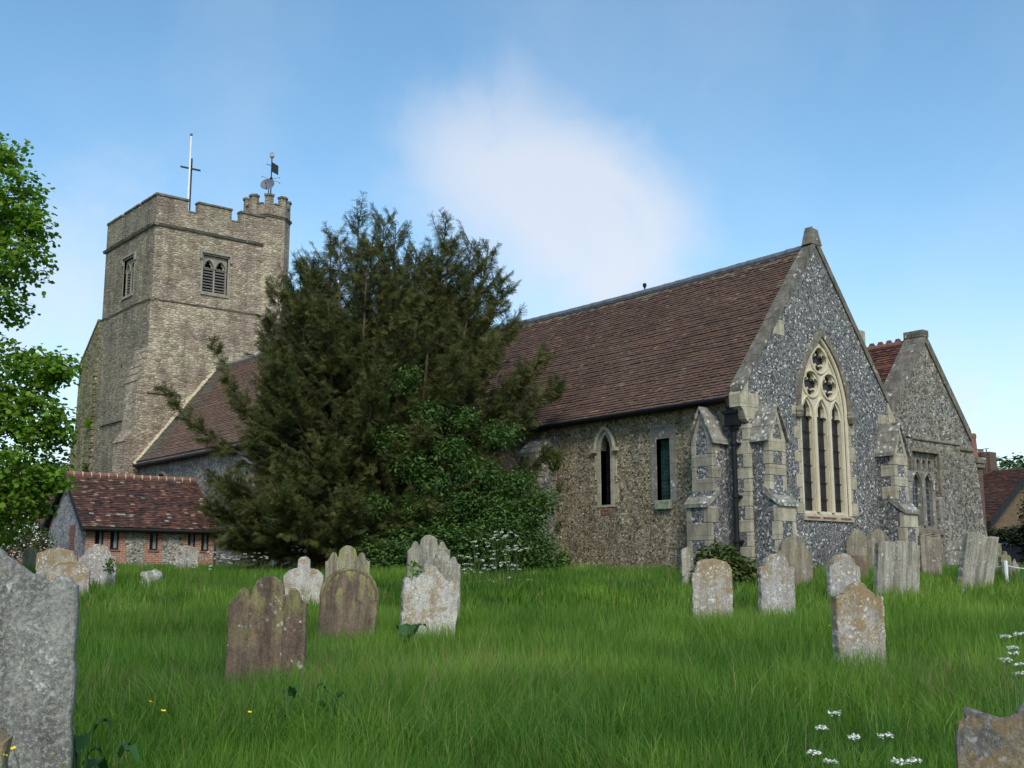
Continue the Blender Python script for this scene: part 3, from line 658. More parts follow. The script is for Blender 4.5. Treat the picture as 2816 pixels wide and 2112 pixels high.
# square headed window
fr = MB(); fr.plate([(-3.16,3.36),(-2.30,3.36),(-2.30,5.32),(-3.16,5.32)], [L2], lambda a,b,d: (a,d,b), -.015, .3)
sw = fr.build('square_window', 'grey_dressed', church, label='square-headed slit window with green leaded glass')
g = MB(); g.add([(a,.16,b) for a, b in L2], [(0,1,2,3)]); g.build('window_glass', 'green_glass', sw)
q = MB(); q.bbox(-2.98, -2.46, -.11, .05, 3.20, 3.43, .015); q.build('window_sill', 'green_stain', sw)
# pale patch in the rubble
m = MB()
for (x0, x1, z0, z1) in ((-3.78,-3.42,4.58,4.70),(-3.60,-3.3,4.66,4.74),(-5.9,-5.78,4.2,4.28)): m.bbox(x0, x1, -.012, .05, z0, z1, .01, .01)
m.build('pale_speck', 'pale_weather', chancel)

# ---------------------------------------------------------------- nave
YS, YN, YC = -2.05, 4.83, 1.39; ZNR = 11.06; ZNE = 6.36+.24*1.287; SN = (ZNR-ZNE)/(YC-YS)
NW = [arch(x, .80, 5.0, .80, 10, 3.0) for x in (-21.9, -29.4)]
m = MB(); m.plate([(-31.9,GB),(-13.8,GB),(-13.8,ZNE),(-31.9,ZNE)], NW, fS(YS), 0, .35)
m.plate(gable_outline(YS+.003, YN, GB, ZNE, YC, ZNR+.1), [], fE(-13.803), 0, .4); m.box(-31.9, -14.2, YN-.3, YN, GB, ZNE)
nave = m.build('nave', 'flint_grey', church, label='grey flint nave with brown tiled roof joining the tower')
m = MB(); y0 = YS-.24; z0 = ZNE-.24*SN; dv = Vector((0, YC-y0, ZNR-z0)).normalized(); S = math.hypot(YC-y0, ZNR-z0)
m.add([(-31.93,y0,z0-.02),(-14.3,y0,z0-.02),(-14.3,YC,ZNR-.02),(-31.93,YC,ZNR-.02)], [(0,1,2,3)], (.03,.02,.02))
m.add([(-31.93,YN+.24,z0),(-14.3,YN+.24,z0),(-14.3,YC,ZNR),(-31.93,YC,ZNR)], [(0,1,2,3)], (.11,.055,.04))
tiles(m, (-31.93,y0,z0), (1,0,0), 17.6, dv, S-.05, P_NV, .1, .17)
nroof = m.build('nave_roof', 'tiles', church, fix=False)
m = MB(); m.tube([(-31.9,YC,ZNR-.02),(-14.3,YC,ZNR-.02)], .12, 10); m.build('ridge_tile_trim', 'lead', nroof)
m = MB(); n = 34
for i in range(n):   # stepped mortar fillet against the tower
    a, b = Vector((-31.9,y0,z0)), Vector((-31.9,YC,ZNR))
    p = a.lerp(b, i/n); q2 = a.lerp(b, (i+.93)/n); up = Vector((0,-.10,.085)); k = random.uniform(.8,1.25)
    m.hexa([p, p+Vector((.10,0,.03)), q2+Vector((.10,0,.03)), q2, p+up*k, p+up*k+Vector((.07,0,0)), q2+up*k+Vector((.07,0,0)), q2+up*k])
m.build('mortar_joint', 'mortar', nroof)
m = MB(); m.box(-31.8, -14, YS-.2, YS-.015, ZNE-.34, ZNE-.14); m.tube([(-31.8,y0-.06,z0-.06),(-14.2,y0-.06,z0-.06)], .06, 8); m.build('gutter', 'black_iron', nroof)
m = MB()
for sg in (-1, 1):
    ya = YS-.2 if sg < 0 else YN+.2; za = ZNE-.2*SN
    for i in range(7):
        t0, t1 = i/7, (i+1)/7-.004
        f = lambda t, up: (ya+(YC-ya)*t, za+(ZNR+.03-za)*t+up)
        (a,b),(c,d),(e,ff),(gg,hh) = f(t0,0), f(t1,0), f(t1,.34), f(t0,.34)
        m.hexa([(-14.35,a,b),(-13.74,a,b),(-13.74,c,d),(-14.35,c,d),(-14.35,gg,hh),(-13.74,gg,hh),(-13.74,e,ff),(-14.35,e,ff)])
m.build('gable_coping', 'coping', nave)
for k, cx in enumerate((-21.9, -29.4)):
    fr = MB(); hl = [arch(cx+s*.34, .24, 4.75, .45, 8, 3.1) for s in (-1,1)]+[foil(cx, 5.33, .09, .08)]
    fr.plate(arch(cx, .795, 5.0, .795, 12, 3.0), hl, fS(YS), .1, .25)
    aa = arch(cx, .86, 5.0, .88, 12); fr.tube([(cx+.86,YS-.03,3.0)]+[(a,YS-.03,b) for a, b in aa]+[(cx-.86,YS-.03,3.0)], .075, 8)
    wo = fr.build('nave_window', 'grey_dressed', church)
    g = MB(); g.add([(a,YS+.26,b) for a, b in NW[k]], [tuple(range(len(NW[k])))]); g.build('window_glass', 'dark_glass', wo)

# ---------------------------------------------------------------- side chapel
XC = -.8; YA, YB, YM = 6.0, 11.74, 9.35; ZCE = 5.55; ZCR = 8.45; SCH = (ZCR-ZCE)/(YB-YM)
CWH = [(8.22,2.9),(9.62,2.9),(9.62,5.08),(8.22,5.08)]
m = MB(); m.plate([(YA,GB),(YB+.90,GB),(YB+.62,2.6),(YB+.40,3.3),(YB+.24,4.7),(YB,ZCE),(YM,ZCR),(YM-2.5,ZCE),(YA,ZCE-.4)], [CWH], fE(XC), 0, .25)
m.box(-9, XC-.26, YB-.4, YB, GB, ZCE)
chapel = m.build('side_chapel', 'flint_chapel', church, label='smaller gabled side chapel of pale mixed rubble behind the chancel')
m = MB(); ya = YM-2.55; za = ZCR-2.55*SCH; S = math.hypot(2.55, ZCR-za); dv = Vector((0,2.55,ZCR-za)).normalized()
m.add([(-10,ya,za-.02),(XC-.4,ya,za-.02),(XC-.4,YM,ZCR-.02),(-10,YM,ZCR-.02)], [(0,1,2,3)], (.03,.02,.02))
m.add([(-10,YB+.25,ZCE-.25*SCH),(XC-.3,YB+.25,ZCE-.25*SCH),(XC-.3,YM,ZCR),(-10,YM,ZCR)], [(0,1,2,3)], (.11,.055,.04))
tiles(m, (-10,ya,za), (1,0,0), 10+XC-.4, dv, S-.04, P_RD, .1, .17)
rr = m.build('chapel_roof', 'tiles', church, fix=False, label='red-brown tiled chapel roof')
m = MB(); x = -9.9
while x < XC-.5:
    m.tube([(x,YM,ZCR+.02),(x+.29,YM,ZCR+.02)], .11, 10); m.prism([(x+.02,ZCR+.12),(x+.26,ZCR+.12),(x+.2,ZCR+.22),(x+.08,ZCR+.22)], lambda a,b,d: (a,d,b), YM-.02, YM+.02); x += .3
m.build('ridge_tile_trim', 'red_clay', rr, label='red crested ridge tiles')
m = MB()
for sg in (-1, 1):
    yy = YM-2.6 if sg < 0 else 11.66; zz = ZCR-abs(yy-YM)*SCH
    for i in range(5):
        t0, t1 = i/5, (i+1)/5-.004; f = lambda t, up: (yy+(YM-yy)*t, zz+(ZCR-zz)*t+up)
        (a,b),(c,d),(e,ff),(gg,hh) = f(t0,-.02), f(t1,-.02), f(t1,.30), f(t0,.30)
        m.hexa([(XC-.55,a,b),(XC+.05,a,b),(XC+.05,c,d),(XC-.55,c,d),(XC-.55,gg,hh),(XC+.05,gg,hh),(XC+.05,e,ff),(XC-.55,e,ff)])
m.prism([(YM-.16,ZCR+.14),(YM+.16,ZCR+.14),(YM+.16,ZCR+.34),(YM-.16,ZCR+.34)], lambda a,b,d: (d,a,b), XC-.57, XC+.07)
m.build('gable_coping', 'coping', chapel)
m = MB(); m.bbox(XC-.2, XC+.06, 8.0, 8.35, 5.5, 5.58, .01); m.bbox(XC-.2, XC+.045, 8.4, 11.0, 5.44, 5.52, .02); m.bbox(XC-.2, XC+.06, 11.0, 11.75, 5.30, 5.42, .02)
m.bbox(XC-.2, XC+.08, 9.0, 12.2, GB, 1.78, .03)
m.build('string_moulding', 'stringstone', chapel)
fr = MB(); lh = []
for cy in (8.62, 9.22): lh.append(arch(cy, .23, 4.05, .42, 9, 2.98))
for i, cy in enumerate((8.46, 8.77, 9.07, 9.38)): lh.append(arch(cy, .10, 4.78, .13, 5, 4.56))
fr.plate(CWH, lh, fE(XC), .08, .2)
for cy in (8.62, 9.22): fr.tube([(XC-.06,a,b) for a, b in arch(cy, .28, 4.05, .50, 9)], .03, 6)
for cy in (8.3, 8.62, 8.92, 9.22, 9.54): fr.tube([(XC-.07,cy,4.6),(XC-.07,cy,5.06)], .03, 6)
fr.tube([(XC-.05,8.92,2.98),(XC-.05,8.92,4.5)], .06, 8)
cw = fr.build('chapel_window', 'grey_dressed', church, label='two-light chapel window with worn square head')
g = MB(); g.add([(XC-.205,a,b) for a, b in CWH], [(0,1,2,3)]); g.build('window_glass', 'chapel_glass', cw)
h = MB(); h.box(XC-.1,XC+.09,8.14,9.74,5.10,5.20); h.box(XC-.1,XC+.09,9.64,9.74,3.95,5.10); h.box(XC-.1,XC+.09,8.14,8.22,4.6,5.10); h.bbox(XC-.1,XC+.07,8.1,9.75,2.72,2.90,.02)
h.build('hood_moulding', 'stringstone', cw)
m = MB(); z = GB
for (a, b) in ((8.05,8.21),(9.64,9.86)):
    z = 2.95
    while z < 4.9: hh = random.uniform(.25,.4); m.bbox(XC-.1, XC+.012, a, b+random.uniform(-.05,.08), z, z+hh-.01, .012, .01); z += hh
for (y, z0, w, h2) in ((9.9,1.85,.75,.4),(10.2,2.3,.5,.28),(11.2,1.9,.6,.35),(11.5,4.9,.3,.3),(9.75,1.65,.9,.2)): m.bbox(XC-.1, XC+.012, y, y+w, z0, z0+h2, .02, .01)
m.build('quoin_edging', 'grey_dressed', chapel)

# ---------------------------------------------------------------- tower
TX, TY = -32.0, -1.88; TW = -38.1; TN = 4.3; Z1, Z2 = 13.95, 17.55
BW = [(.50,14.62),(1.74,14.62),(1.74,16.42),(.50,16.42)]
def BWs(cx): return [(cx-.62,14.62),(cx+.62,14.62),(cx+.62,16.42),(cx-.62,16.42)]
SX = -34.9
m = MB()
m.plate([(TY+.01,Z1),(TN,Z1),(TN,18.3),(TY+.01,18.3)], [BW], fE(TX), 0, .35)
m.plate([(TY-.07,GB),(TN+.08,GB),(TN+.08,Z1),(TY-.07,Z1)], [], fE(TX+.07), 0, .3)
m.box(TW, TX-.4, TN-.3, TN, GB, 18.3)
m.box(TW, TW+.3, TY+.1, TN, GB, 18.3)
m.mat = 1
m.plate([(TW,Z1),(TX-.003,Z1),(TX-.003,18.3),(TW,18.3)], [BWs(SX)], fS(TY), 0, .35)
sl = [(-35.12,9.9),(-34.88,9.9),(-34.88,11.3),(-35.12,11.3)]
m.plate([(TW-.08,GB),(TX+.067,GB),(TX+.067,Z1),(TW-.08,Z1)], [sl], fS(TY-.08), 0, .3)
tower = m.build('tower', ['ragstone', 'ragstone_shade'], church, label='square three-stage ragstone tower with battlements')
m = MB(); m.box(TW+.2, TX-.2, TY+.2, TN-.2, 18.1, 18.25); m.build('roof', 'lead', tower)
m = MB(); m.box(-35.2,-34.8,TY+.12,TY+.2,9.8,11.4); m.build('slit_opening', 'dark_void', tower)
# strings
m = MB()
def string(z, x1, y0, h=.16, pr=.12, x0=TW, y1=TN):
    for i in range(14):   # east side, uneven stones
        a, b = y0-pr+(y1-y0+pr)*i/14, y0-pr+(y1-y0+pr)*(i+1)/14; j = random.uniform(-.015,.015)
        m.hexa([(x1-.1,a,z-h+j),(x1+pr*.5+j,a,z-h+j),(x1+pr*.5+j,b,z-h+j),(x1-.1,b,z-h+j),(x1-.1,a,z+j),(x1+pr,a,z-.06+j),(x1+pr,b,z-.06+j),(x1-.1,b,z+.05+j)])
    for i in range(14):
        a, b = x0-pr+(x1-x0+pr)*i/14, x0-pr+(x1-x0+pr*2)*(i+1)/14; j = random.uniform(-.015,.015)
        m.hexa([(a,y0-pr*.5+j,z-h+j),(b,y0-pr*.5+j,z-h+j),(b,y0+.1,z-h+j),(a,y0+.1,z-h+j),(a,y0-pr,z-.06+j),(b,y0-pr,z-.06+j),(b,y0+.1,z+.05+j),(a,y0+.1,z+.05+j)])
string(Z1+.05, TX+.02, TY-.03, .14, .11); string(Z2, TX, TY, .17, .14, y1=3.5)
m.box(TX-.1, TX+.14, -1.9, -.35, 9.62, 9.70); m.box(-37.2, -33.6, TY-.17, TY, 8.62, 8.74)
m.build('string_moulding', 'stringstone', tower)
# parapet with merlons and coping
m = MB(); cp = MB()
mer = [(TY,-.35),(.14,1.84),(2.29,TN-.3)]
for (a, b) in mer: m.box(TX-.32, TX-.002, max(a, TY+.012), b, 18.3, 18.80); cp.bbox(TX-.36, TX+.05, a-.04, b+.04, 18.80, 18.93, .03, .006)
for (a, b) in ((-.35,.14),(1.84,2.29)): cp.bbox(TX-.36, TX+.03, a+.04, b-.04, 18.30, 18.38, .02)
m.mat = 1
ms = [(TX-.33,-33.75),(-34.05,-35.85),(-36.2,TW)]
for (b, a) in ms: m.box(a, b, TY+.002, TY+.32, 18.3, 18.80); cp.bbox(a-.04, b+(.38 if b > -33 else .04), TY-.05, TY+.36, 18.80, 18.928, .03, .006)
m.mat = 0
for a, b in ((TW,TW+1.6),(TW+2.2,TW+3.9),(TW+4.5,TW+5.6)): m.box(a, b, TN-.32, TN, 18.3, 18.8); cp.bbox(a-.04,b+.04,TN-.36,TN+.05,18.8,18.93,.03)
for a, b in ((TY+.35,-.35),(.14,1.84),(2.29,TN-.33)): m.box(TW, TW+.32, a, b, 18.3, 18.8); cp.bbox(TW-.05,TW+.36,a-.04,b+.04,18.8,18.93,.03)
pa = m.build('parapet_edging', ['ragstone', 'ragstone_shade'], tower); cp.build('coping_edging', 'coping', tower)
# stair turret on the far corner
tc = (-32.92, 4.15); TR = 1.15
def octa(r, rot=22.5): return [(tc[0]+r*math.cos(R(rot+45*i)), tc[1]+r*math.sin(R(rot+45*i))) for i in range(8)]
m = MB(); m.prism(octa(TR), lambda a,b,d: (a,b,d), GB, 19.55)
oc = octa(TR); oi = octa(TR-.26)
for i in range(8):
    for (t0, t1) in ((-.27,.27),):   # one merlon wrapped round each corner
        p = Vector(oc[i]); pn = Vector(oc[(i+1)%8]); pp_ = Vector(oc[i-1]); q2 = Vector(oi[i]); qn = Vector(oi[(i+1)%8]); qp = Vector(oi[i-1])
        ring = [p.lerp(pp_,.27), p, p.lerp(pn,.27), q2.lerp(qn,.27), q2, q2.lerp(qp,.27)]
        m.prism([(a.x,a.y) for a in ring], lambda a,b,d: (a,b,d), 19.55, 19.96)
tu = m.build('stair_turret', 'ragstone', church, label='octagonal battlemented stair turret')
cp = MB()
for i in range(8):
    p = Vector(oc[i]); pn = Vector(oc[(i+1)%8]); pp_ = Vector(oc[i-1]); q2 = Vector(oi[i]); qn = Vector(oi[(i+1)%8]); qp = Vector(oi[i-1]); c = Vector(tc)
    ring = [p.lerp(pp_,.30), p, p.lerp(pn,.30), q2.lerp(qn,.30), q2, q2.lerp(qp,.30)]; ring = [c+(a-c)*(1.05 if k < 3 else .95) for k, a in enumerate(ring)]
    cp.prism([(a.x,a.y) for a in ring], lambda a,b,d: (a,b,d), 19.96, 20.06)
    r2 = [p.lerp(pn,.33), p.lerp(pn,.67), q2.lerp(qn,.67), q2.lerp(qn,.33)]; r2 = [c+(a-c)*(1.04 if k < 2 else .97) for k, a in enumerate(r2)]
    cp.prism([(a.x,a.y) for a in r2], lambda a,b,d: (a,b,d), 19.553, 19.62)
cp.build('coping_edging', 'coping', tu)
cp = MB(); cp.prism(octa(TR+.10), lambda a,b,d: (a,b,d), 18.98, 19.06); cp.prism(octa(TR+.05), lambda a,b,d: (a,b,d), 18.90, 18.98); cp.build('string_moulding', 'stringstone', tu)
# belfry windows
def belfry(fn, cx, lab):
    f = MB(); hl = [arch(cx+s*.295, .265, 15.80, .42, 8, 14.70) for s in (-1, 1)]
    f.plate([(cx-.62,14.62),(cx+.62,14.62),(cx+.62,16.42),(cx-.62,16.42)], hl, fn, .10, .26)
    for s in (-1, 1):
        f.tube([fn(a,b,.08) for a, b in arch(cx+s*.295, .275, 15.80, .44, 8)], .025, 6)
        tq = arch(cx+s*.295, .262, 15.80, .417, 8, 15.84); f.plate(tq, [foil(cx+s*.295, 15.985, .085, .085, 3)], fn, .17, .20)
    fo = f.build('belfry_window', 'belfry_stone', church, label=lab)
    h = MB()
    def bx(a0, a1, z0, z1, d0, d1): h.hexa([fn(a0,z0,d0),fn(a1,z0,d0),fn(a1,z0,d1),fn(a0,z0,d1),fn(a0,z1,d0),fn(a1,z1,d0),fn(a1,z1,d1),fn(a0,z1,d1)])
    bx(cx-.80, cx+.80, 16.50, 16.60, -.10, .1); bx(cx-.80, cx-.70, 16.2, 16.50, -.09, .1); bx(cx+.70, cx+.80, 16.2, 16.50, -.09, .1); bx(cx-.70, cx+.70, 14.50, 14.62, -.06, .3)
    bx(cx-.71, cx-.62, 14.62, 16.50, -.012, .1); bx(cx+.62, cx+.71, 14.62, 16.50, -.012, .1); bx(cx-.62, cx+.62, 16.42, 16.50, -.012, .1)
    h.build('surround_edging', 'belfry_stone', fo)
    lv = MB()
    for s in (-1, 1):
        for i in range(8):
            z = 14.80+i*.14
            a0, a1 = cx+s*.295-.262, cx+s*.295+.262
            lv.hexa([fn(a0,z-.03,.15),fn(a1,z-.03,.15),fn(a1,z+.02,.27),fn(a0,z+.02,.27),fn(a0,z+.03,.145),fn(a1,z+.03,.145),fn(a1,z+.055,.27),fn(a0,z+.055,.27)])
    lv.build('louvre', 'louvre', fo)
    d = MB(); d.add([fn(cx-.7,14.5,.33),fn(cx+.7,14.5,.33),fn(cx+.7,16.5,.33),fn(cx-.7,16.5,.33)], [(0,1,2,3)]); d.build('opening', 'dark_void', fo)
belfry(fE(TX), 1.12, 'two-light louvred belfry window facing the chancel'); belfry(fS(TY), SX, 'two-light louvred belfry window on the shaded face')
# stepped corner buttress against the south face
b = MB(); xa, xb = -33.35, TX+.06
b.prism([(TY,GB),(-2.75,GB),(-2.72,7.4),(-2.40,7.95),(-2.34,10.2),(TY,12.0)], lambda a,c,d: (d,a,c), xa, xb)
bo = b.build('buttress', 'ragstone', church, label='stepped corner buttress of the tower')
w = MB()
for i in range(5):
    t = i/5; y = -2.36+.44*t; z = 10.12+1.70*t; w.hexa([(xa-.015,y,z),(xb+.008,y,z),(xb+.008,y+.12,z+.34),(xa-.015,y+.12,z+.34),(xa-.015,y-.02,z+.03),(xb+.008,y-.02,z+.03),(xb+.008,y+.10,z+.38),(xa-.015,y+.10,z+.38)])
for i in range(3):
    t = i/3; y = -2.74+.34*t; z = 7.38+.55*t; w.hexa([(xa-.015,y,z),(xb+.008,y,z),(xb+.008,y+.12,z+.2),(xa-.015,y+.12,z+.2),(xa-.015,y-.02,z+.03),(xb+.008,y-.02,z+.03),(xb+.008,y+.10,z+.24),(xa-.015,y+.10,z+.24)])
w.build('weathering_edging', 'ragstone', bo)
b = MB(); b.prism([(TW+.05,GB),(-41.1,GB),(-41.0,7.9),(-40.55,8.4),(-40.4,11.9),(TW+.05,13.9)], lambda a,c,d: (a,d,c), TY-.16, TY+1.1)
bo = b.build('buttress', 'ragstone_moss', church, label='mossy far-corner buttress of the tower')
w = MB(); w.hexa([(-40.5,TY-.2,11.85),(-40.5,TY+1.15,11.85),(-38.1,TY+1.15,13.9),(-38.1,TY-.2,13.9),(-40.52,TY-.2,11.97),(-40.52,TY+1.15,11.97),(-38.1,TY+1.15,14.02),(-38.1,TY-.2,14.02)])
w.box(-41.12, -40.5, TY-.2, TY+1.15, 8.05, 8.2); w.build('weathering_edging', 'ragstone_moss', bo)
m = MB(); z = 3.6
while z < 11.5:   # rough broken stone edge where the buttress joins
    hh = random.uniform(.18,.4); m.bbox(-38.25+random.uniform(-.12,.02), -38.02, TY-.20, TY-.05, z, z+hh*.8, .02, .01); z += hh
m.build('broken_edge', 'ragstone_moss', bo)

# ================================================================== things on the tower
def thing_on(o, nm, b, mat, **k): return b.build(nm, mat, o, **k)
fp = empty('flagpole', (-34.0,.5,18.25), label='tall white flagpole with ball top behind the tower battlements', cat='flagpole')
b = MB(); b.tube([(-34.0,.48,18.25),(-34.0,.48,22.85)], [.062,.04], 10); thing_on(fp, 'pole', b, 'white_paint')
b = MB(); b.lathe([(.01,-.07),(.06,-.04),(.075,0),(.06,.04),(.01,.07)], (-34.0,.48,22.92), 12); thing_on(fp, 'ball', b, 'lead')
cr = empty('wooden_cross', (-34.1,.6,18.25), label='dark wooden cross standing close behind the white flagpole', cat='cross')
b = MB(); b.box(-34.12,-34.05,.565,.635,18.25,21.75); thing_on(cr, 'post', b, 'dark_wood')
b = MB(); b.hexa([(-34.36,.18,21.27),(-34.31,.13,21.27),(-33.74,.90,21.08),(-33.79,.95,21.08),(-34.36,.18,21.35),(-34.31,.13,21.35),(-33.74,.90,21.16),(-33.79,.95,21.16)]); thing_on(cr, 'crossbar', b, 'dark_wood')
vc = (-32.80, 4.25)
wv = empty('weathervane', (vc[0],vc[1],19.5), label='iron weathervane with flag plate and crown finial above the stair turret', cat='weathervane')
b = MB(); b.tube([(vc[0],vc[1],19.5),(vc[0],vc[1],22.3)], .03, 8); b.lathe([(.03,0),(.09,.04),(.09,.1),(.05,.14),(.09,.2),(.03,.26)], (*vc,21.02), 10); thing_on(wv, 'spindle', b, 'black_iron')
for dx, dy in ((.55,.15),(-.55,-.15),(-.15,.55),(.15,-.55)): b = MB(); b.tube([(vc[0],vc[1],21.15),(vc[0]+dx*.85,vc[1]+dy*.85,21.15)], .014, 5); b.lathe([(.01,-.05),(.045,0),(.01,.05)], (vc[0]+dx,vc[1]+dy,21.15), 6); thing_on(wv, 'compass_arm', b, 'gilt')
b = MB(); c = Vector((RX,RY,0)); p = Vector((vc[0],vc[1],0)); z = Vector((0,0,1)); nn = Vector((FX,FY,0))*.012
P4 = [p+c*.03+z*22.06, p+c*.34+z*21.86, p+c*.34+z*21.38, p+c*.03+z*21.56]
b.hexa([P4[3]-nn,P4[2]-nn,P4[2]+nn,P4[3]+nn,P4[0]-nn,P4[1]-nn,P4[1]+nn,P4[0]+nn]); b.tube([p+z*21.88, p-c*.28+z*21.97], .016, 5)
thing_on(wv, 'flag_plate', b, 'black_iron')
b = MB(); b.lathe([(.02,0),(.10,.05),(.12,.12)], (*vc,22.26), 10)
for i in range(6): a = i*math.pi/3; b.tube([(vc[0]+.11*math.cos(a),vc[1]+.11*math.sin(a),22.36),(vc[0]+.14*math.cos(a),vc[1]+.14*math.sin(a),22.5),(vc[0],vc[1],22.62)], .014, 5)
thing_on(wv, 'crown', b, 'gilt')
dc = Vector((-32.55, 3.95, 20.72)); sd = empty('satellite_dish', dc-Vector((0,0,.7)), label='round grey dish fixed at the foot of the weathervane', cat='dish')
ax = Vector((.62,-.62,.30)).normalized(); u = ax.cross(Vector((0,0,1))).normalized(); w3 = u.cross(ax)
b = MB(); rings = [0,.12,.22,.31,.36]; pts = [dc]; n = 24
for r in rings[1:]:
    for k in range(n): a = 2*math.pi*k/n; pts.append(dc+(u*math.cos(a)+w3*math.sin(a)*.92)*r+ax*(r*r*.7))
fs = [(0,1+k,1+(k+1)%n) for k in range(n)]+[(1+q*n+k,1+q*n+n+k,1+q*n+n+(k+1)%n,1+q*n+(k+1)%n) for q in range(3) for k in range(n)]
b.add(pts, fs); thing_on(sd, 'reflector', b, 'dish', smooth=True)
b = MB(); b.tube([dc-w3*.33+ax*.06, dc-w3*.12+ax*.32], .014, 6); b.lathe([(.02,-.04),(.035,0),(.02,.04)], dc-w3*.12+ax*.33, 8); b.tube([dc-ax*.02, dc-ax*.15, dc-ax*.15-Vector((0,0,.8))], .025, 6); thing_on(sd, 'receiver_arm', b, 'black_iron')

# ================================================================== brick and flint annex
XA = -24.0; AYS, AYN = -7.0, -2.06; AZE, AZR = 3.50, 5.30; XR = -26.0; XW = -28.0
annex = empty('brick_annex', (-26,-4.5,1.8), label='low brick and flint annex with mottled tiled roof and slit windows by the tower', cat='annex')
wins = [(-6.66,-6.35),(-6.11,-5.79),(-4.65,-4.33),(-3.17,-2.87),(-2.64,-2.33)]
holes = [[(a,2.50),(b,2.50),(b,3.29),(a,3.29)] for a, b in wins]
m = MB(); m.plate([(AYS+.01,GB),(AYN,GB),(AYN,AZE),(AYS+.01,AZE)], holes, fE(XA), 0, .14); m.box(XW, XW+.2, AYS+.1, AYN, GB, AZE)
wall = m.build('wall', 'brick_red', annex, label='red brick wall with pale flint panels')
m = MB()
for (a, b) in ((-5.50,-4.86),(-4.10,-3.40)):
    z = GB
    while z < AZE-.12:   # toothed flint panel set 3 mm proud of the brick
        k = random.choice((0,.06)); m.box(XA-.05, XA+.004, a-k, b+k, z, min(z+.15, AZE-.1)); z += .152
m.build('flint_cladding', 'flint_annex', annex)
m = MB(); m.plate([(XW,GB),(XA-.004,GB),(XA-.004,AZE),(XR,AZR-.05),(XW,AZE)], [], fS(AYS), 0, .2); m.build('gable_wall', 'flint_annex_gable', annex, label='blue-grey flint gable end')
m = MB(); z = GB
while z < 3.3: k = random.choice((0,.07)); m.box(-25.62-k, -25.12+k, AYS-.004, AYS+.05, z, z+.148); z += .15
m.build('brick_panel', 'brick_patch', annex)
m = MB(); xe = XA+.25; ze = AZE-.25*(AZR-AZE)/(XA-XR); dv = Vector((XR-xe,0,AZR-ze)).normalized(); S = math.hypot(XR-xe, AZR-ze)
m.add([(xe,AYS-.22,ze-.02),(xe,AYN+.1,ze-.02),(XR,AYN+.1,AZR-.02),(XR,AYS-.22,AZR-.02)], [(0,1,2,3)], (.03,.02,.02))
m.add([(XW-.3,AYS-.22,ze),(XW-.3,AYN+.1,ze),(XR,AYN+.1,AZR),(XR,AYS-.22,AZR)], [(0,1,2,3)], (.1,.05,.04))
tiles(m, (xe,AYS-.22,ze), (0,1,0), AYN+.32-AYS, dv, S-.03, P_AN, .1, .165)
ar = m.build('roof', 'tiles', annex, fix=False, label='mottled orange and black tiled roof')
m = MB(); y = AYS-.2
while y < AYN: m.mat = 0; m.tube([(XR,y,AZR),(XR,y+.29,AZR)], .11, 10); m.mat = 1; m.tube([(XR,y+.29,AZR),(XR,y+.325,AZR)], .118, 10); y += .325
m.build('ridge_tile_trim', ['red_clay', 'mortar'], ar)
m = MB(); m.tube([(xe+.05,AYS-.2,ze-.06),(xe+.05,AYN,ze-.06)], .06, 8); m.box(XA+.002, xe+.02, AYS-.2, AYN, ze-.14, ze-.04); m.build('gutter', 'fascia', annex)
for xx, s in ((xe,1),(XW-.28,-1)): m = MB(); m.hexa([(xx,AYS-.24,ze-.2),(XR,AYS-.24,AZR-.2),(XR,AYS-.18,AZR-.2),(xx,AYS-.18,ze-.2),(xx,AYS-.24,ze+.03),(XR,AYS-.24,AZR+.03),(XR,AYS-.18,AZR+.03),(xx,AYS-.18,ze+.03)]); m.build('bargeboard', 'fascia', annex)
m = MB(); m.tube([(XA+.07,AYN-.05,3.4),(XA+.07,AYN-.05,1.8)], .04, 8); m.build('drainpipe', 'dark_wood', annex)
for i, (a, b) in enumerate(wins):
    f = MB(); f.plate([(a,2.50),(b,2.50),(b,3.29),(a,3.29)], [[(a+.045,2.55),(b-.045,2.55),(b-.045,3.245),(a+.045,3.245)]], fE(XA), .03, .10); wo = f.build('window', 'fascia', annex)
    g = MB(); g.add([(XA-.09,a,2.5),(XA-.09,b,2.5),(XA-.09,b,3.29),(XA-.09,a,3.29)], [(0,1,2,3)]); g.build('pane', 'annex_glass', wo)
    g = MB(); g.box(XA-.085, XA-.075, b-.13-(.03 if i else 0), b-.05, 2.56, 3.2); g.build('blind', 'curtain', wo)
    s = MB(); s.bbox(XA-.1, XA+.03, a-.06, b+.06, 2.43, 2.495, .01); s.build('window_sill', 'brick_patch', wo)

# ================================================================== other buildings
hall = empty('tiled_hall', (-37,-9,1.9), label='long low building with brown tiled roof and brick wall behind the annex, under the lime', cat='building')
m = MB(); m.box(-40, -34, -17, -4.4, 1.3, 3.9); m.prism([(-40,3.9),(-34,3.9),(-37,5.9)], lambda a,b,d: (a,d,b), -17, -4.4); m.build('wall', 'brick_patch', hall)
m = MB(); dv = Vector((-3.3,0,2.3)).normalized(); S = math.hypot(3.3,2.3)
m.add([(-33.72,-17.2,3.70),(-33.72,-4.2,3.70),(-37,-4.2,5.98),(-37,-17.2,5.98)], [(0,1,2,3)], (.03,.02,.02)); m.add([(-40.3,-17.2,3.7),(-40.3,-4.2,3.7),(-37,-4.2,5.98),(-37,-17.2,5.98)], [(0,1,2,3)], (.1,.05,.04))
tiles(m, (-33.7,-17.2,3.72), (0,1,0), 13, dv, S-.02, P_HL, .11, .18); m.build('roof', 'tiles', hall, fix=False)
m = MB(); m.tube([(-33.66,-17,3.66),(-33.66,-4.2,3.66)], .06, 6); m.build('gutter', 'fascia', hall)

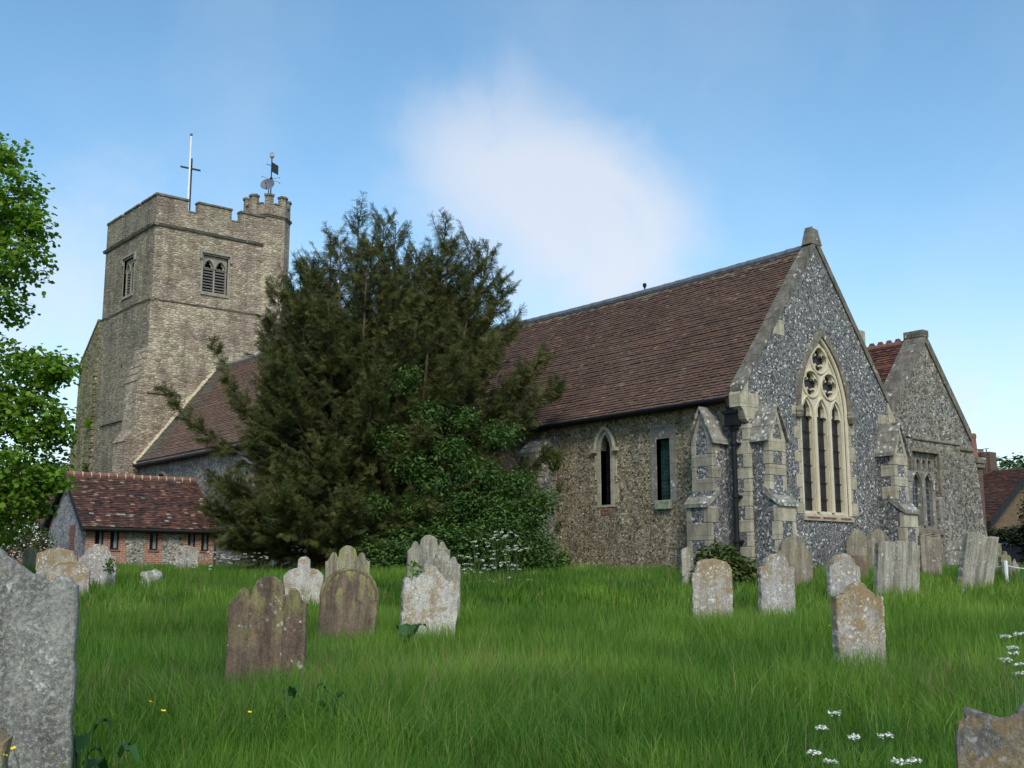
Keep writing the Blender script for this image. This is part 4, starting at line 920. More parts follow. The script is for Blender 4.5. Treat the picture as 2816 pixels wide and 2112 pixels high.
HX, HY = -8.0, 29.6; HAZ, HEZ = 6.42, 3.95; HH = 3.75
house = empty('brick_house', (HX-4,HY,1.9), label='brown brick house with dark tiled roof beyond the side chapel', cat='house')
m = MB(); m.prism([(HY-HH,1.5),(HY+HH,1.5),(HY+HH,HEZ+.1),(HY,HAZ-.02),(HY-HH,HEZ+.1)], lambda a,b,d: (d,a,b), HX-9, HX); m.build('wall', 'brick_brown', house)
m = MB(); dv = Vector((0,HH+.3,HAZ-HEZ+.1)).normalized(); S = math.hypot(HH+.3, HAZ-HEZ+.1)
y0, z0 = HY-HH-.3, HEZ-.1+.0
for s in (-1, 1): m.add([(HX-9.2,HY+s*(HH+.3),z0),(HX+.25,HY+s*(HH+.3),z0),(HX+.25,HY,HAZ),(HX-9.2,HY,HAZ)], [(0,1,2,3)], (.05,.028,.022))
tiles(m, (HX-9.2,y0,z0+.01), (1,0,0), 9.45, dv, S-.02, P_HS, .11, .18); hr = m.build('roof', 'tiles', house, fix=False)
for s in (-1, 1): m = MB(); m.hexa([(HX+.27,HY+s*(HH+.34),z0-.26),(HX+.33,HY+s*(HH+.34),z0-.26),(HX+.33,HY,HAZ-.26),(HX+.27,HY,HAZ-.26),(HX+.27,HY+s*(HH+.34),z0+.04),(HX+.33,HY+s*(HH+.34),z0+.04),(HX+.33,HY,HAZ+.04),(HX+.27,HY,HAZ+.04)]); m.build('bargeboard', 'fascia', house)
m = MB(); cxh = HX-2.0; m.box(cxh-.62, cxh+.5, HY-.28, HY+.32, HAZ-.4, HAZ+.85); m.box(cxh-.42, cxh-.10, HY-.36, HY-.28, HAZ-.4, HAZ+.85); m.box(cxh+.10, cxh+.34, HY-.36, HY-.28, HAZ-.4, HAZ+.85)
ch = m.build('chimney', 'brick_dark', hr)
m = MB(); m.lathe([(.13,0),(.12,.1),(.14,.14),(.14,.18)], (cxh-.08,HY,HAZ+.85), 10)
for dx in (-.3,.2): m.tube([(cxh+dx,HY,HAZ+.85),(cxh+dx,HY,HAZ+1.05)], .03, 6); m.box(cxh+dx-.12, cxh+dx+.12, HY-.02, HY+.02, HAZ+1.02, HAZ+1.05)
m.build('chimney_pot', 'pale_weather', ch)
m = MB(); m.tube([(HX-1.2,HY-2.3,5.0),(HX-1.2,HY-2.42,5.5),(HX-1.1,HY-2.6,5.62),(HX-.95,HY-2.75,5.5)], .06, 8); m.build('vent_pipe', 'dish', house)
m = MB(); m.tube([(HX-9,HY-HH-.34,z0-.02),(HX+.2,HY-HH-.34,z0-.02)], .06, 6); m.build('gutter', 'fascia', house)

cst = empty('brick_chimney', (-3.3,16.4,1.6), label='brick chimney stack with red clay pot rising behind the corner of the side chapel', cat='chimney')
cx_, cy_ = -3.26, 16.40
m = MB(); m.box(cx_-.17, cx_+.17, cy_-.17, cy_+.17, 1.4, 5.25); thing_on(cst, 'stack', m, 'brick_dark')
m = MB(); m.bbox(cx_-.235, cx_+.235, cy_-.235, cy_+.235, 5.25, 5.40, .02); m.bbox(cx_-.28, cx_+.28, cy_-.28, cy_+.28, 5.40, 5.62, .03); thing_on(cst, 'cap', m, 'stringstone')
m = MB(); m.lathe([(.20,0),(.18,.15),(.15,.66),(.17,.72),(.17,.82),(.14,.86)], (cx_-.05,cy_-.05,5.62), 14); thing_on(cst, 'chimney_pot', m, 'red_clay')

# ================================================================== gravestones
def top_profile(kind):
    def f(x):                     # x in -.5...5 -> drop below the top, in units of stone width
        a = abs(x)
        if kind == 'round': return .5-math.sqrt(max(0, .25-x*x*.98)) if a < .5 else .5
        if kind == 'lowround': return .30*(1-math.sqrt(max(0, 1-(2*x)**2*.96)))+(.02 if a > .45 else 0)
        if kind == 'shoulder':
            if a < .36: return .36-math.sqrt(max(0, .36*.36-x*x))*.95
            return .34+.05*math.sin((a-.36)/.14*math.pi/2)*0+(.03 if a > .43 else 0)
        if kind == 'sloped':
            if a < .30: return .22*(1-math.cos(a/.30*math.pi/2))
            if a < .40: return .22+.06*(a-.30)/.10
            return .28+(a-.40)*.9
        if kind == 'triple':
            if a < .195: return .20-math.sqrt(max(0, .2*.2-x*x))
            if a < .225: return .20+(a-.195)/.03*.075
            if a < .40: return .275-.125*max(0, math.sin((a-.225)/.175*math.pi))**.55
            return .275+min(1, (a-.40)/.06)*.075
        if kind == 'pointed': 
            r = 1.02; return .66-math.sqrt(max(0, .5-(a+.30)**2*.78)) if a < .46 else .40
        if kind == 'knob':
            if a < .16: return .16-math.sqrt(max(0, .16*.16-x*x*.9))
            if a < .19: return .30
            return .30+.32*(1-math.sqrt(max(0, 1-((a-.19)/.33)**2)))**.9*.9
        if kind == 'flat': return .03*math.sin(x*9)+.02*(a > .42)
        if kind == 'stepped': return (.0 if x > -.10 else .03)+.04*max(0, -x-.1)+(.05 if a > .44 else 0)
        if kind == 'ogee':
            if a < .26: return .17*(1-math.cos(a/.26*math.pi/2))
            return .17+.12*math.sin((a-.26)/.24*math.pi/2)-.03*(a > .40)
        if kind == 'hump2':
            if a < .40: return .24*(.5-.5*math.cos(a/.40*math.pi))
            return .24-.012*math.sin((a-.40)/.10*math.pi)+(.025 if a > .485 else 0)
        if kind == 'hump': 
            if a < .33: return .24*(.5-.5*math.cos(a/.33*math.pi))
            return .24-.035*math.sin((a-.33)/.17*math.pi)+(.03 if a > .47 else 0)
        if kind == 'tri': return .16*(a/.5)**1.3+(.06 if x > .42 else 0)
        return 0
    return f
def make_stone(loc, w, h, t, kind, mat, face=0., lean=0., back=0., n=64, rough=.007, notch=(), taper=0., relief=None, **k):
    if kind == 'triple': rough = min(rough, .004)
    """upright slab whose face looks east (+x) when face = 0; local frame: x = face normal, y = to the right seen from behind"""
    n = max(16, min(n, int(w/.012)))
    f = top_profile(kind); rnd = random.Random(int(abs(loc[0]*131+loc[1]*17)*100)); ol = []
    bury = .35
    ns = max(6, int(h/.05)); ph = rnd.uniform(0, 9)
    jit = lambda s: (math.sin(s*23+ph)+math.sin(s*57+ph*2)*.6)*rough*.6+rnd.uniform(-rough, rough)*.7
    zl = h-f(-.5)*w; zr = h-f(.5)*w
    for i in range(ns): z = -bury+(zl+bury)*i/ns; ol.append([-.5*w*(1-taper*(1-z/h))+jit(z), z])
    for i in range(n+1):
        x = -.5+i/n; z = h-f(x)*w
        for (nx, nw, nd) in notch: z -= nd*max(0, 1-abs(x-nx)/nw)
        ol.append([x*w+(jit(x+3) if 0 < i < n else 0), z+jit(x)*.8])
    for i in range(ns): z = zr-(zr+bury)*(i+1)/ns; ol.append([.5*w*(1-taper*(1-z/h))+jit(z+5), z])
    P = [Vector((a, b)) for a, b in ol]; m = len(P)
    def inset(d):
        out = []
        for i in range(m):
            k_ = 3 if 4 < i < m-4 else 1; a, b, c = P[i-k_], P[i], P[(i+k_) % m]; e = ((b-a).normalized()+(c-b).normalized())
            nrm = Vector((e.y, -e.x)); nrm = nrm.normalized() if nrm.length > 1e-6 else Vector((0,0)); out.append(b+nrm*d)
        return out
    # outline runs clockwise, so the inward normal is (y,-x)
    rings = [(P, -t/2), (P, t/2-.022), (inset(.004), t/2-.008), (inset(.012), t/2)]
    b = MB(); pts = []
    for q, x in rings: pts += [(x, p.x, p.y) for p in q]
    fs = [(r*m+i, r*m+(i+1) % m, (r+1)*m+(i+1) % m, (r+1)*m+i) for r in range(3) for i in range(m)]
    b.add(pts, fs)
    q = rings[-1][0]
    # face: fine grid clipped by the outline so that carving and weathering are real relief
    base = 3*m
    b.add([(t/2, p.x, p.y) for p in q], [tuple(tr) for tr in tessellate_polygon([[Vector((p.x, p.y, 0)) for p in q]])]); b.add([(-t/2, p.x, p.y) for p in P], [tuple(tr) for tr in tessellate_polygon([[Vector((p.x, p.y, 0)) for p in P]])])
    body = b; b = MB()
    if relief == 'panels':      # rounded pilasters and raised frame
        for yy in (-.225,.225): b.tube([(t/2-.030, yy*w, -.2), (t/2-.026, yy*w, h*.5), (t/2-.034, yy*w, h-.36*w)], .036, 8)
    if relief == 'flutes':
        for i in range(5):
            yy = -.36+.18*i; b.tube([(t/2-.030, yy*w, -.2), (t/2-.026+random.uniform(-.006,.004), yy*w*.98, h*.6), (t/2-.032, yy*w*.97, h-.10*w-f(yy)*w)], [.038, .040, .034], 8)
    if relief == 'lip':
        pr = [(t/2-.012, p.x*.90, p.y-.035*w) for p in P[ns:-ns]]; b.tube(pr, .024, 6)
    if relief == 'side':
        for yy in (-.40,.40): b.tube([(t/2-.012, yy*w, -.2), (t/2-.012, yy*w, h-.34*w)], .028, 6)
    o = body.build('gravestone', mat, cat='gravestone', **k)
    if b.v: rl = b.build('carved_moulding', mat); rl.parent = o
    o.location = loc; o.rotation_euler = (lean, -back, face)
    return o
def stone(u, d, w, top, kind, mat, label, t=.11, du=0, **k):
    x, y = at(u, d); z = gz(x, y); return make_stone((x, y, z), w, top-z, t, kind, mat, label=label, **k)
V0 = YAW-math.pi/2   # direction in plan a face must have to look straight at the viewpoint from dead ahead
FACE = lambda u, off=0.: R(-50.4+off)-math.atan((u-1408)/3205)
# face angle: 0 = due east; most stones look a little south of east
stone(738, 11.2, .74, 1.52, 'triple', 'g_sand', 'brown sandstone headstone with three rounded lobes, nearest of the left-hand group', t=.10, face=R(-33), relief='panels', lean=R(-.5), group=None)
stone(835, 21.4, .72, 1.89, 'knob', 'g_white', 'squat white-speckled headstone with a rounded knob top behind two brown stones', t=.12, face=R(-30))
stone(955, 20.4, .78, 2.06, 'triple', 'g_pale_moss', 'grey fluted headstone with green mossy middle lobe behind the round brown one', t=.10, face=R(-30), relief='panels')
stone(952, 16.1, .82, 1.65, 'round', 'g_sand2', 'ruddy round-topped headstone leaning right, moss along its crown', t=.10, face=R(-26), lean=R(-4.5), back=R(7), relief='lip', taper=.08)
stone(1178, 21.0, .78, 2.27, 'triple', 'g_white2', 'tallest pale headstone with rounded centre and two small ears, hindmost of three in a row', t=.11, face=R(-28), relief='side')
stone(1215, 18.9, .60, 1.93, 'triple', 'g_white2', 'grey fluted headstone sandwiched between two white stones', t=.10, face=R(-28), relief='flutes')
stone(1175, 16.2, .80, 1.66, 'hump', 'g_white', 'white headstone crusted with orange lichen in front of two taller pale stones', t=.13, face=R(-24), lean=R(-3.5), rough=.011, notch=((-.36,.06,.05),(.30,.05,.03)), taper=.06)
stone(154, 24.2, .80, 2.13, 'tri', 'g_orange', 'broad pale headstone with orange spots and mossy broken top at the far left', t=.14, face=R(-22), rough=.012)
stone(188, 22.6, .78, 1.83, 'lowround', 'g_orange', 'low sunken headstone with pale curved rim just in front of two others at left', t=.12, face=R(-24), relief='lip')
stone(266, 24.0, .74, 2.20, 'shoulder', 'g_pink', 'round-shouldered headstone blotched white, standing before the annex windows', t=.14, face=R(-24), rough=.012)
stone(80, 31, .36, 2.29, 'lowround', 'g_far', 'small mossy headstone in shade under the lime branches', t=.1, face=R(-22))
stone(511, 28.9, .55, 2.30, 'tri', 'g_pink', 'ragged pale headstone among cow parsley below the annex wall', t=.12, face=R(-22), rough=.014)
stone(1957, 19.1, .66, 1.81, 'lowround', 'g_orange', 'white headstone with two orange streaks in front of the ivy mound', t=.12, face=R(-40), notch=((-.44,.10,.14),), rough=.008)
stone(2135, 19.5, .64, 1.91, 'shoulder', 'g_pink', 'speckled headstone with orange cap in front of a large plain brown one', t=.11, face=R(-22), notch=((.36,.08,.03),))
stone(2183, 24.6, .88, 2.38, 'shoulder', 'g_grey', 'large plain brown headstone with chipped left shoulder by the gable wall', t=.12, face=R(-22), notch=((-.42,.09,.06),))
stone(2320, 21.7, .66, 1.96, 'shoulder', 'g_pink', 'grey lichen-speckled round headstone behind the nearest right-hand stone', t=.12, face=R(-22))
stone(2366, 25.7, .40, 1.99, 'flat', 'g_sand2', 'small low brown headstone half hidden below a pointed pair', t=.1, face=R(-20))
stone(2355, 13.2, .60, 1.45, 'ogee', 'g_orange', 'orange-lichened headstone with curved top, nearest of the right-hand group', t=.13, face=R(-25), notch=((.34,.05,.05),), rough=.009)
stone(2363, 28.0, .72, 2.66, 'pointed', 'g_grey', 'left one of a matching pair of pointed grey headstones', t=.12, face=R(-18))
stone(2421, 28.8, .72, 2.71, 'pointed', 'g_grey', 'right one of a matching pair of pointed grey headstones, partly hidden', t=.12, face=R(-18))
stone(2462, 22.1, .90, 2.20, 'stepped', 'g_white2', 'tall pale fluted headstone leaning right with one orange streak', t=.13, face=R(-25), lean=R(-5), relief='flutes')
stone(2562, 26.9, .56, 2.49, 'flat', 'g_grey', 'narrow brownish flat-topped headstone below the chapel window', t=.1, face=R(-22), relief='lip')
stone(2676, 23.9, .74, 2.40, 'flat', 'g_white2', 'pale grey ribbed headstone leaning right at the chapel corner', t=.16, face=R(-26), lean=R(-9), back=R(-5), relief='flutes')
stone(2742, 28.9, .34, 2.35, 'flat', 'g_far', 'dull brown headstone behind the leaning ribbed one at far right', t=.1, face=R(-20))
stone(2767, 26.6, .26, 2.10, 'knob', 'g_far', 'small grey headstone beside a white post', t=.12, face=R(-26))
stone(1891, 24.4, .27, 2.13, 'round', 'g_white2', 'tiny white headstone at the foot of the side-wall buttress', t=.1, face=R(-30))
# near stones at the frame edges
x, y = at(-165, 4.25); z = gz(x, y)
make_stone((x,y,z), .95, 1.725-z, .13, 'hump2', 'g_big', face=FACE(-165, 3), taper=-.05, n=140, rough=.005, label='big coarse grey headstone cut off by the left edge of the picture')
x, y = at(-75, 3.45); z = gz(x, y)
make_stone((x,y,z), .27, 1.09-z, .11, 'tri', 'g_orange', face=FACE(-75, 2), n=80, rough=.008, label='low broken footstone in the bottom left corner').name = 'footstone'
x, y = at(2890, 3.05); z = gz(x, y)
make_stone((x,y,z), .62, 1.27-z, .26, 'hump', 'g_dark', face=FACE(2915, -6), n=140, rough=.012, back=R(12), label='rough lichened headstone cut off by the bottom right corner')

def rock(u, d, r, h, mat, label, seed):
    rn = random.Random(seed); x, y = at(u, d); z = gz(x, y)
    import bmesh
    bm = bmesh.new(); bmesh.ops.create_icosphere(bm, subdivisions=4, radius=1)
    from mathutils import noise
    for v in bm.verts:
        p = v.co.copy(); k = 1+.38*noise.noise(p*1.6+Vector((seed,0,0)))+.16*noise.noise(p*4+Vector((0,seed,0)))
        v.co = Vector((p.x*r*k*.7, p.y*r*k, p.z*h*k))
    me = bpy.data.meshes.new('fallen_stone'); bm.to_mesh(me); bm.free(); me.materials.append(M[mat])
    o = bpy.data.objects.new('fallen_stone', me); COL.objects.link(o); o.location = (x,y,z+h*.55); o.rotation_euler = (0,0,rn.uniform(0,3))
    return setp(o, label, 'stone')
rock(417, 24.5, .34, .26, 'g_rough', 'fallen lichen-covered block lying in the grass before the annex', 3)
rock(392, 33, .26, .26, 'g_far', 'mossy stump of stone close to the annex wall', 5)
rock(2646, 23.2, .12, .12, 'g_rough', 'small pale broken stone at the foot of the leaning ribbed headstone', 8)
rock(2790, 27, .12, .26, 'g_white2', 'small white urn-like stone at the far right edge', 11)

# ================================================================== foliage tools (numpy)
def unit(v): return v/np.maximum(np.linalg.norm(v, axis=1, keepdims=True), 1e-9)
def leaf_quads(P, size, N=None, D=None, ratio=.55, fold=.0, rng=RNG):
    """diamond leaves at P; N face normals, D long axes. returns V,F"""
    n = len(P)
    if N is None: N = unit(rng.normal(size=(n,3)))
    if D is None: D = unit(np.cross(N, rng.normal(size=(n,3))))
    else: D = unit(D)
    T = unit(np.cross(N, D)); s = np.broadcast_to(np.asarray(size, float).reshape(-1,1), (n,1))
    a = P; b = P+D*s*.45+T*s*ratio*.5+N*s*fold; c = P+D*s; d = P+D*s*.45-T*s*ratio*.5+N*s*fold
    V = np.stack([a,b,c,d], 1).reshape(-1,3); F = np.arange(4*n).reshape(n,4)
    return V, F
def leaf_hex(P, size, N, D, ratio=.8):
    n = len(P); D = unit(D); T = unit(np.cross(N, D)); s = np.asarray(size).reshape(-1,1)
    w = s*ratio*.5
    V = np.stack([P, P+D*s*.28+T*w, P+D*s*.68+T*w*.82, P+D*s*1.02, P+D*s*.68-T*w*.82, P+D*s*.28-T*w], 1).reshape(-1,3)
    return V, np.arange(6*n).reshape(n,6)
def limb(path, r0, r1, mb, n=6):
    m = len(path); mb.tube(path, [r0+(r1-r0)*i/(m-1) for i in range(m)], n)
def bez(a, b, c, n=8):
    a, b, c = Vector(a), Vector(b), Vector(c); return [a*(1-t)**2+b*2*t*(1-t)+c*t*t for t in [i/(n-1) for i in range(n)]]
def W3(r, d, z): x, y = plan(r, d); return Vector((x, y, z))

# ---------------------------------------------------------------- the yew
def make_yew():
    cr, cd = -4.75, 31.2; base = W3(cr, cd, 1.3)
    root = empty('yew_tree', base, label='big dark many-stemmed yew with upswept branches in front of the church', cat='tree')
    tr = MB(); br = MB(); tw = []     # tw: (point, direction, radius-weight)
    RR = random.Random(21)
    tips = [  # right, ahead offset, height of the leading shoots
      (-4.32,.0,11.55),(-3.65,.4,11.65),(-3.24,-.3,11.25),(-5.18,.5,11.2),(-2.75,.8,10.8),(-1.87,.1,11.4),(-1.68,-.4,10.9),(-1.15,.3,10.85),(-.66,0,10.7),(-5.6,.2,10.3),(-4.7,-.8,10.6),(-2.3,1.2,10.4),(-3.9,-1.2,10.2),(-4.5,1.0,10.6),(-3.4,1.2,10.5),(-2.4,-.9,10.0),(-1.5,.9,10.2),(-5.6,-.8,9.8),(-5.5,1.0,9.9),(-3.0,-.2,10.3),(-6.0,-.5,9.4),(-1.0,-.8,9.8),(-4.0,.6,11.1),(-2.1,.5,10.8)]
    arms = [(-.15,-.3,9.3),(-7.2,-.2,9.6),(-8.25,-.3,8.0),(-9.55,-.2,6.6),(-7.6,-.8,5.2),(-8.7,-.6,3.3),(-7.9,-1.2,2.5),(.1,0,8.6),(1.25,-.2,6.75),(1.05,-.3,4.9),(.4,-.6,5.8),(-7.5,.2,8.7),(-8.3,.3,4.3),(-6.5,-2.4,4.2),(-4.6,-3.0,4.8),(-2.2,-2.8,5.0),(-.6,-2.0,4.2),(-3.3,-3.2,6.6),(-5.8,-2.9,6.9),(-6.9,-1.9,6.6),(-1.3,-2.3,7.1),(-.4,-1.4,7.6),(-4.7,-2.5,8.4),(-6.3,-1.6,8.8),(-2.6,-2.2,8.5),(-7.3,-2.2,3.2),(-5.6,-3.4,3.4),(-3.9,-3.4,3.3),(-7.2,-1.4,6.0),(-2.0,-3.0,3.2),(.6,-1.0,3.6),(-.2,.6,10.0),(-6.6,.9,7.7),(-7.0,1.2,5.6),(-6.8,.2,9.3),(-4.0,3.0,7.0),(-5.9,2.8,5.5),(-6.8,2.0,4.4),(-3.0,-1.4,9.4),(-5.4,-1.5,9.7),(.9,.1,7.7),(-8.0,-1.6,3.9),(-7.1,-1.0,7.4),(-.9,.4,9.6),(-6.2,.4,10.0),(.35,-.3,7.1)]
    thin = {(-8.25,-.3,8.0),(-9.55,-.2,6.6),(-8.3,.3,4.3)}
    def spray(path, start, length, dens, up):
        """side shoots with hanging twiglets along a limb"""
        m = len(path)
        for i in range(1, m):
            t = i/(m-1)
            if t < start: continue
            a, b = path[i-1], path[i]; ax = (b-a)
            for k in range(dens):
                p = a+ax*RR.random(); side = Vector((RR.gauss(0,1), RR.gauss(0,1), RR.gauss(0,.5)))
                side = (side-ax.normalized()*side.dot(ax.normalized())); 
                if side.length < .05: continue
                L = length*(1.15-t*.85)*RR.uniform(.45,1.15)
                d = (side.normalized()*.9+ax.normalized()*(.55+.5*t)+Vector((0,0,up))).normalized()
                e = p+d*L; mid = p+d*L*.55+Vector((0,0,-.10*L))
                e = e+Vector((0,0,.10*L))
                q = bez(p, mid, e, 5); limb(q, .010+.012*L, .004, br, 3)
                tw.append((q, L, t))
    for (r, dd, z) in tips:
        s = W3(cr+RR.uniform(-.5,.5)+(r-cr)*.25, cd+RR.uniform(-.4,.4), 1.2); e = W3(r, cd+dd, z)
        c = W3(cr+(r-cr)*.85, cd+dd*.8, 1.2+(z-1.2)*.45)
        pth = bez(s, c, e, 22); limb(pth, RR.uniform(.09,.15), .012, tr, 8)
        spray(pth, .26, 2.35, 5, .22)
    for (r, dd, z) in arms:
        is_thin = (r, dd, z) in thin
        if r < -6 and not is_thin: r += .65 if z > 6 else .75
        hz = 1.4+max(0, (z-1.4))*RR.uniform(.42,.62); s = W3(cr+(r-cr)*.10, cd+dd*.12, hz); e = W3(r, cd+dd, z)
        c = W3(cr+(r-cr)*.72, cd+dd*.75, hz+(z-hz)*.18)
        pth = bez(s, c, e, 16); limb(pth, .06, .008, tr, 6)
        if is_thin: spray(pth, .45, .75, 5, .22)
        else: spray(pth, .24, 1.7, 6, .20)
    # fill the middle with shaded inner shoots
    for i in range(300):
        a = RR.uniform(0, 2*math.pi); z = RR.uniform(2.0, 10.0); rad = (3.6 if z < 6.2 else 3.6-(z-6.2)*.5)*math.sqrt(RR.random())*.92
        p = W3(cr+rad*math.cos(a)*.9+.85, cd+rad*math.sin(a)*.75, z); d = Vector((RX*math.cos(a)+FX*math.sin(a), RY*math.cos(a)+FY*math.sin(a), RR.uniform(-.2,.6))).normalized(); L = RR.uniform(.8,1.6)
        q = bez(p, p+d*L*.6-Vector((0,0,.15)), p+d*L+Vector((0,0,.05)), 5); limb(q, .018, .004, br, 3); tw.append((q, L, .3))
    P = []; D = []; T = []; S = []
    for q, L, t in tw:
        n = int(7+L*24); shade = RR.random()
        for k in range(n):
            f = (k+RR.random())/n; f = .12+.88*f; i = min(3, int(f*4)); ff = f*4-i; p = q[i].lerp(q[i+1], ff); ax = (q[i+1]-q[i]).normalized()
            lat = ax.cross(Vector((0,0,1))); lat = lat.normalized() if lat.length > .1 else Vector((RR.gauss(0,1),RR.gauss(0,1),0)).normalized()
            dv = (lat*RR.choice((-1,1))*RR.uniform(.25,.8)+ax*.7+Vector((RR.gauss(0,.16),RR.gauss(0,.16),RR.uniform(-.95,.12)))).normalized()
            ln = RR.uniform(.12,.30)*(1.12-.55*f)
            P.append(p); D.append(dv); S.append(ln); T.append(shade*.65+RR.random()*.35)
    P = np.array(P); D = np.array(D); S = np.array(S); T = np.array(T)
    # each twiglet: a feathery shoot of needle pairs
    V = []; F = []; TT = []; off = 0
    dn = unit(RNG.normal(size=P.shape)); side = unit(np.cross(D, dn)); nrm = unit(np.cross(side, D))
    for j, f in enumerate((0.0,.17,.34,.50,.66,.84)):
        for sg in (-1, 1):
            pp = P+D*(S*f)[:,None]; dd = unit(D*.75+side*sg*.9+RNG.normal(size=P.shape)*.14)
            v, fc = leaf_quads(pp, S*(.42-.12*f), nrm, dd, .22); V.append(v); F.append(fc+off); off += len(v); TT.append(np.repeat(np.clip(T+RNG.uniform(-.12,.12,len(T)), 0, 1), 4))
    V = np.concatenate(V); F = np.concatenate(F); TT = np.concatenate(TT)
    # keep it clear of the chancel wall and roof
    c = V[F].mean(1); keep = ~((c[:,1] > -.32) & (c[:,0] > -14) & (c[:,2] < 6.0+(c[:,1]+.3)*1.33)) & (c[:,2] > 1.65)
    np_mesh('crown', V, [F[keep]], ['yew'], tint=TT, parent=root)
    for k in range(5): limb([W3(cr+.16*math.cos(k*1.3), cd+.16*math.sin(k*1.3), 1.0), W3(cr+.2*math.cos(k*1.3)+.1, cd+.2*math.sin(k*1.3), 2.2), W3(cr+.5*math.cos(k*1.3), cd+.5*math.sin(k*1.3), 4.0)], .24, .12, tr, 8)
    # the one bare stem that shows on the right
    limb(bez(W3(-3.0,cd-1.0,1.2), W3(-2.35,cd-1.6,4.5), W3(-2.25,cd-.7,8.2), 14), .10, .03, tr, 8)
    tr.build('trunk', 'bark', root, smooth=True); br.build('twigs', 'twig', root)
make_yew()

def clump_tree(name, label, cat, blobs, mat, leaf, count, trunk=None, seed=1, cluster=.35, ratio=.8, per=26, flat=.6, group=None, hexleaf=True, part='crown'):
    """crown built from many leafy clusters spread through overlapping ellipsoids"""
    rng = np.random.default_rng(seed)
    b0 = blobs[0][0]; x0, y0 = plan(b0[0], b0[1]); root = empty(name, (x0, y0, gz(x0, y0)), label=label, cat=cat, group=group)
    w = np.array([b[1][0]*b[1][1]*b[1][2] for b in blobs])**.7; w = w/w.sum()
    nc = count//per; idx = rng.choice(len(blobs), nc, p=w)
    C = np.array([b[0] for b in blobs])[idx]; S = np.array([b[1] for b in blobs])[idx]
    d = unit(rng.normal(size=(nc,3))); rad = rng.random(nc)**.28; Q = C+d*S*rad[:,None]
    tb = rng.random(nc)
    Wp = np.stack([CAM[0]+FX*Q[:,1]+RX*Q[:,0], CAM[1]+FY*Q[:,1]+RY*Q[:,0], Q[:,2]], 1)
    od = np.stack([FX*d[:,1]+RX*d[:,0], FY*d[:,1]+RY*d[:,0], d[:,2]], 1)
    # leaves hang in loose tiers about each cluster
    off = rng.normal(size=(nc,per,3))*cluster*np.array([.55,.55,.55*flat]); off[:,:,2] -= cluster*.25*np.abs(off[:,:,:2]).sum(2)
    P = (Wp[:,None,:]+off).reshape(-1,3)
    N = unit(np.repeat(od, per, 0)*.35+np.array([0,0,.75])+rng.normal(size=P.shape)*.45)
    D = rng.normal(size=P.shape)+np.array([0,0,-.35])+np.repeat(od, per, 0)*.5; D = D-N*np.sum(D*N, 1, keepdims=True)
    sz = leaf*rng.uniform(.6,1.25,len(P)); tt = np.clip(np.repeat(tb, per)*.6+rng.random(len(P))*.4, 0, 1)
    if hexleaf: V, F = leaf_hex(P, sz, N, D, ratio); T = np.repeat(tt, 6)
    else: V, F = leaf_quads(P, sz, N, D, ratio); T = np.repeat(tt, 4)
    c = V[F].mean(1); keep = c[:,2] > ground_z(c[:,0], c[:,1])+.02
    keep &= ~((c[:,1] > -.15) & (c[:,1] < 6) & (c[:,0] > -14) & (c[:,0] < .1) & (c[:,2] < 9))
    np_mesh(part, V, [F[keep]], [mat], tint=T, parent=root)
    if trunk:
        tr = MB(); (r, dd), h, rd, forks = trunk; z0 = gz(*plan(r, dd))-.2
        limb([W3(r,dd,z0),W3(r+.05,dd,z0+h*.5),W3(r,dd,z0+h)], rd, rd*.6, tr, 10)
        RR = random.Random(seed)
        for i in range(forks):
            k = RR.randrange(nc); e = Wp[k]; s = W3(r, dd, z0+h*RR.uniform(.35,1)); e = Vector(e); limb(bez(s, (s+e)/2+Vector((0,0,.4)), e, 8), rd*.28, .012, tr, 5)
        tr.build('trunk', 'bark', root, smooth=True)
    return root
# lime at the left edge
clump_tree('lime_tree', 'bright green lime tree reaching in from the left edge of the picture', 'tree',
  [((-12.9,24.2,5.6),(1.7,2.2,3.2)),((-12.3,24.2,9.4),(1.2,1.6,1.3)),((-11.0,24,9.6),(.75,1.0,.9)),((-10.9,24,8.2),(.9,1.0,.55)),((-10.35,24,9.0),(.45,.6,.26)),((-11.1,24,7.3),(.75,1,.4)),((-10.7,24.1,5.75),(1.0,1.1,.75)),((-9.9,24,5.9),(.7,.7,.30)),((-10.2,24,4.9),(.9,1.0,.40)),((-9.6,24,4.55),(.5,.6,.2)),((-10.6,24,4.0),(1.1,1.2,.7)),((-9.9,24,3.55),(.75,.8,.30)),((-10.5,24,3.0),(.75,1.0,.35)),((-10.9,24,2.5),(.5,.8,.22)),((-10.6,23.6,10.55),(.30,.4,.20)),((-11.3,24,10.7),(.5,.6,.35))],
  'lime', .11, 34000, ((-13.2,24.6),3.0,.28,46), 4, .20, .92, 16, .8)
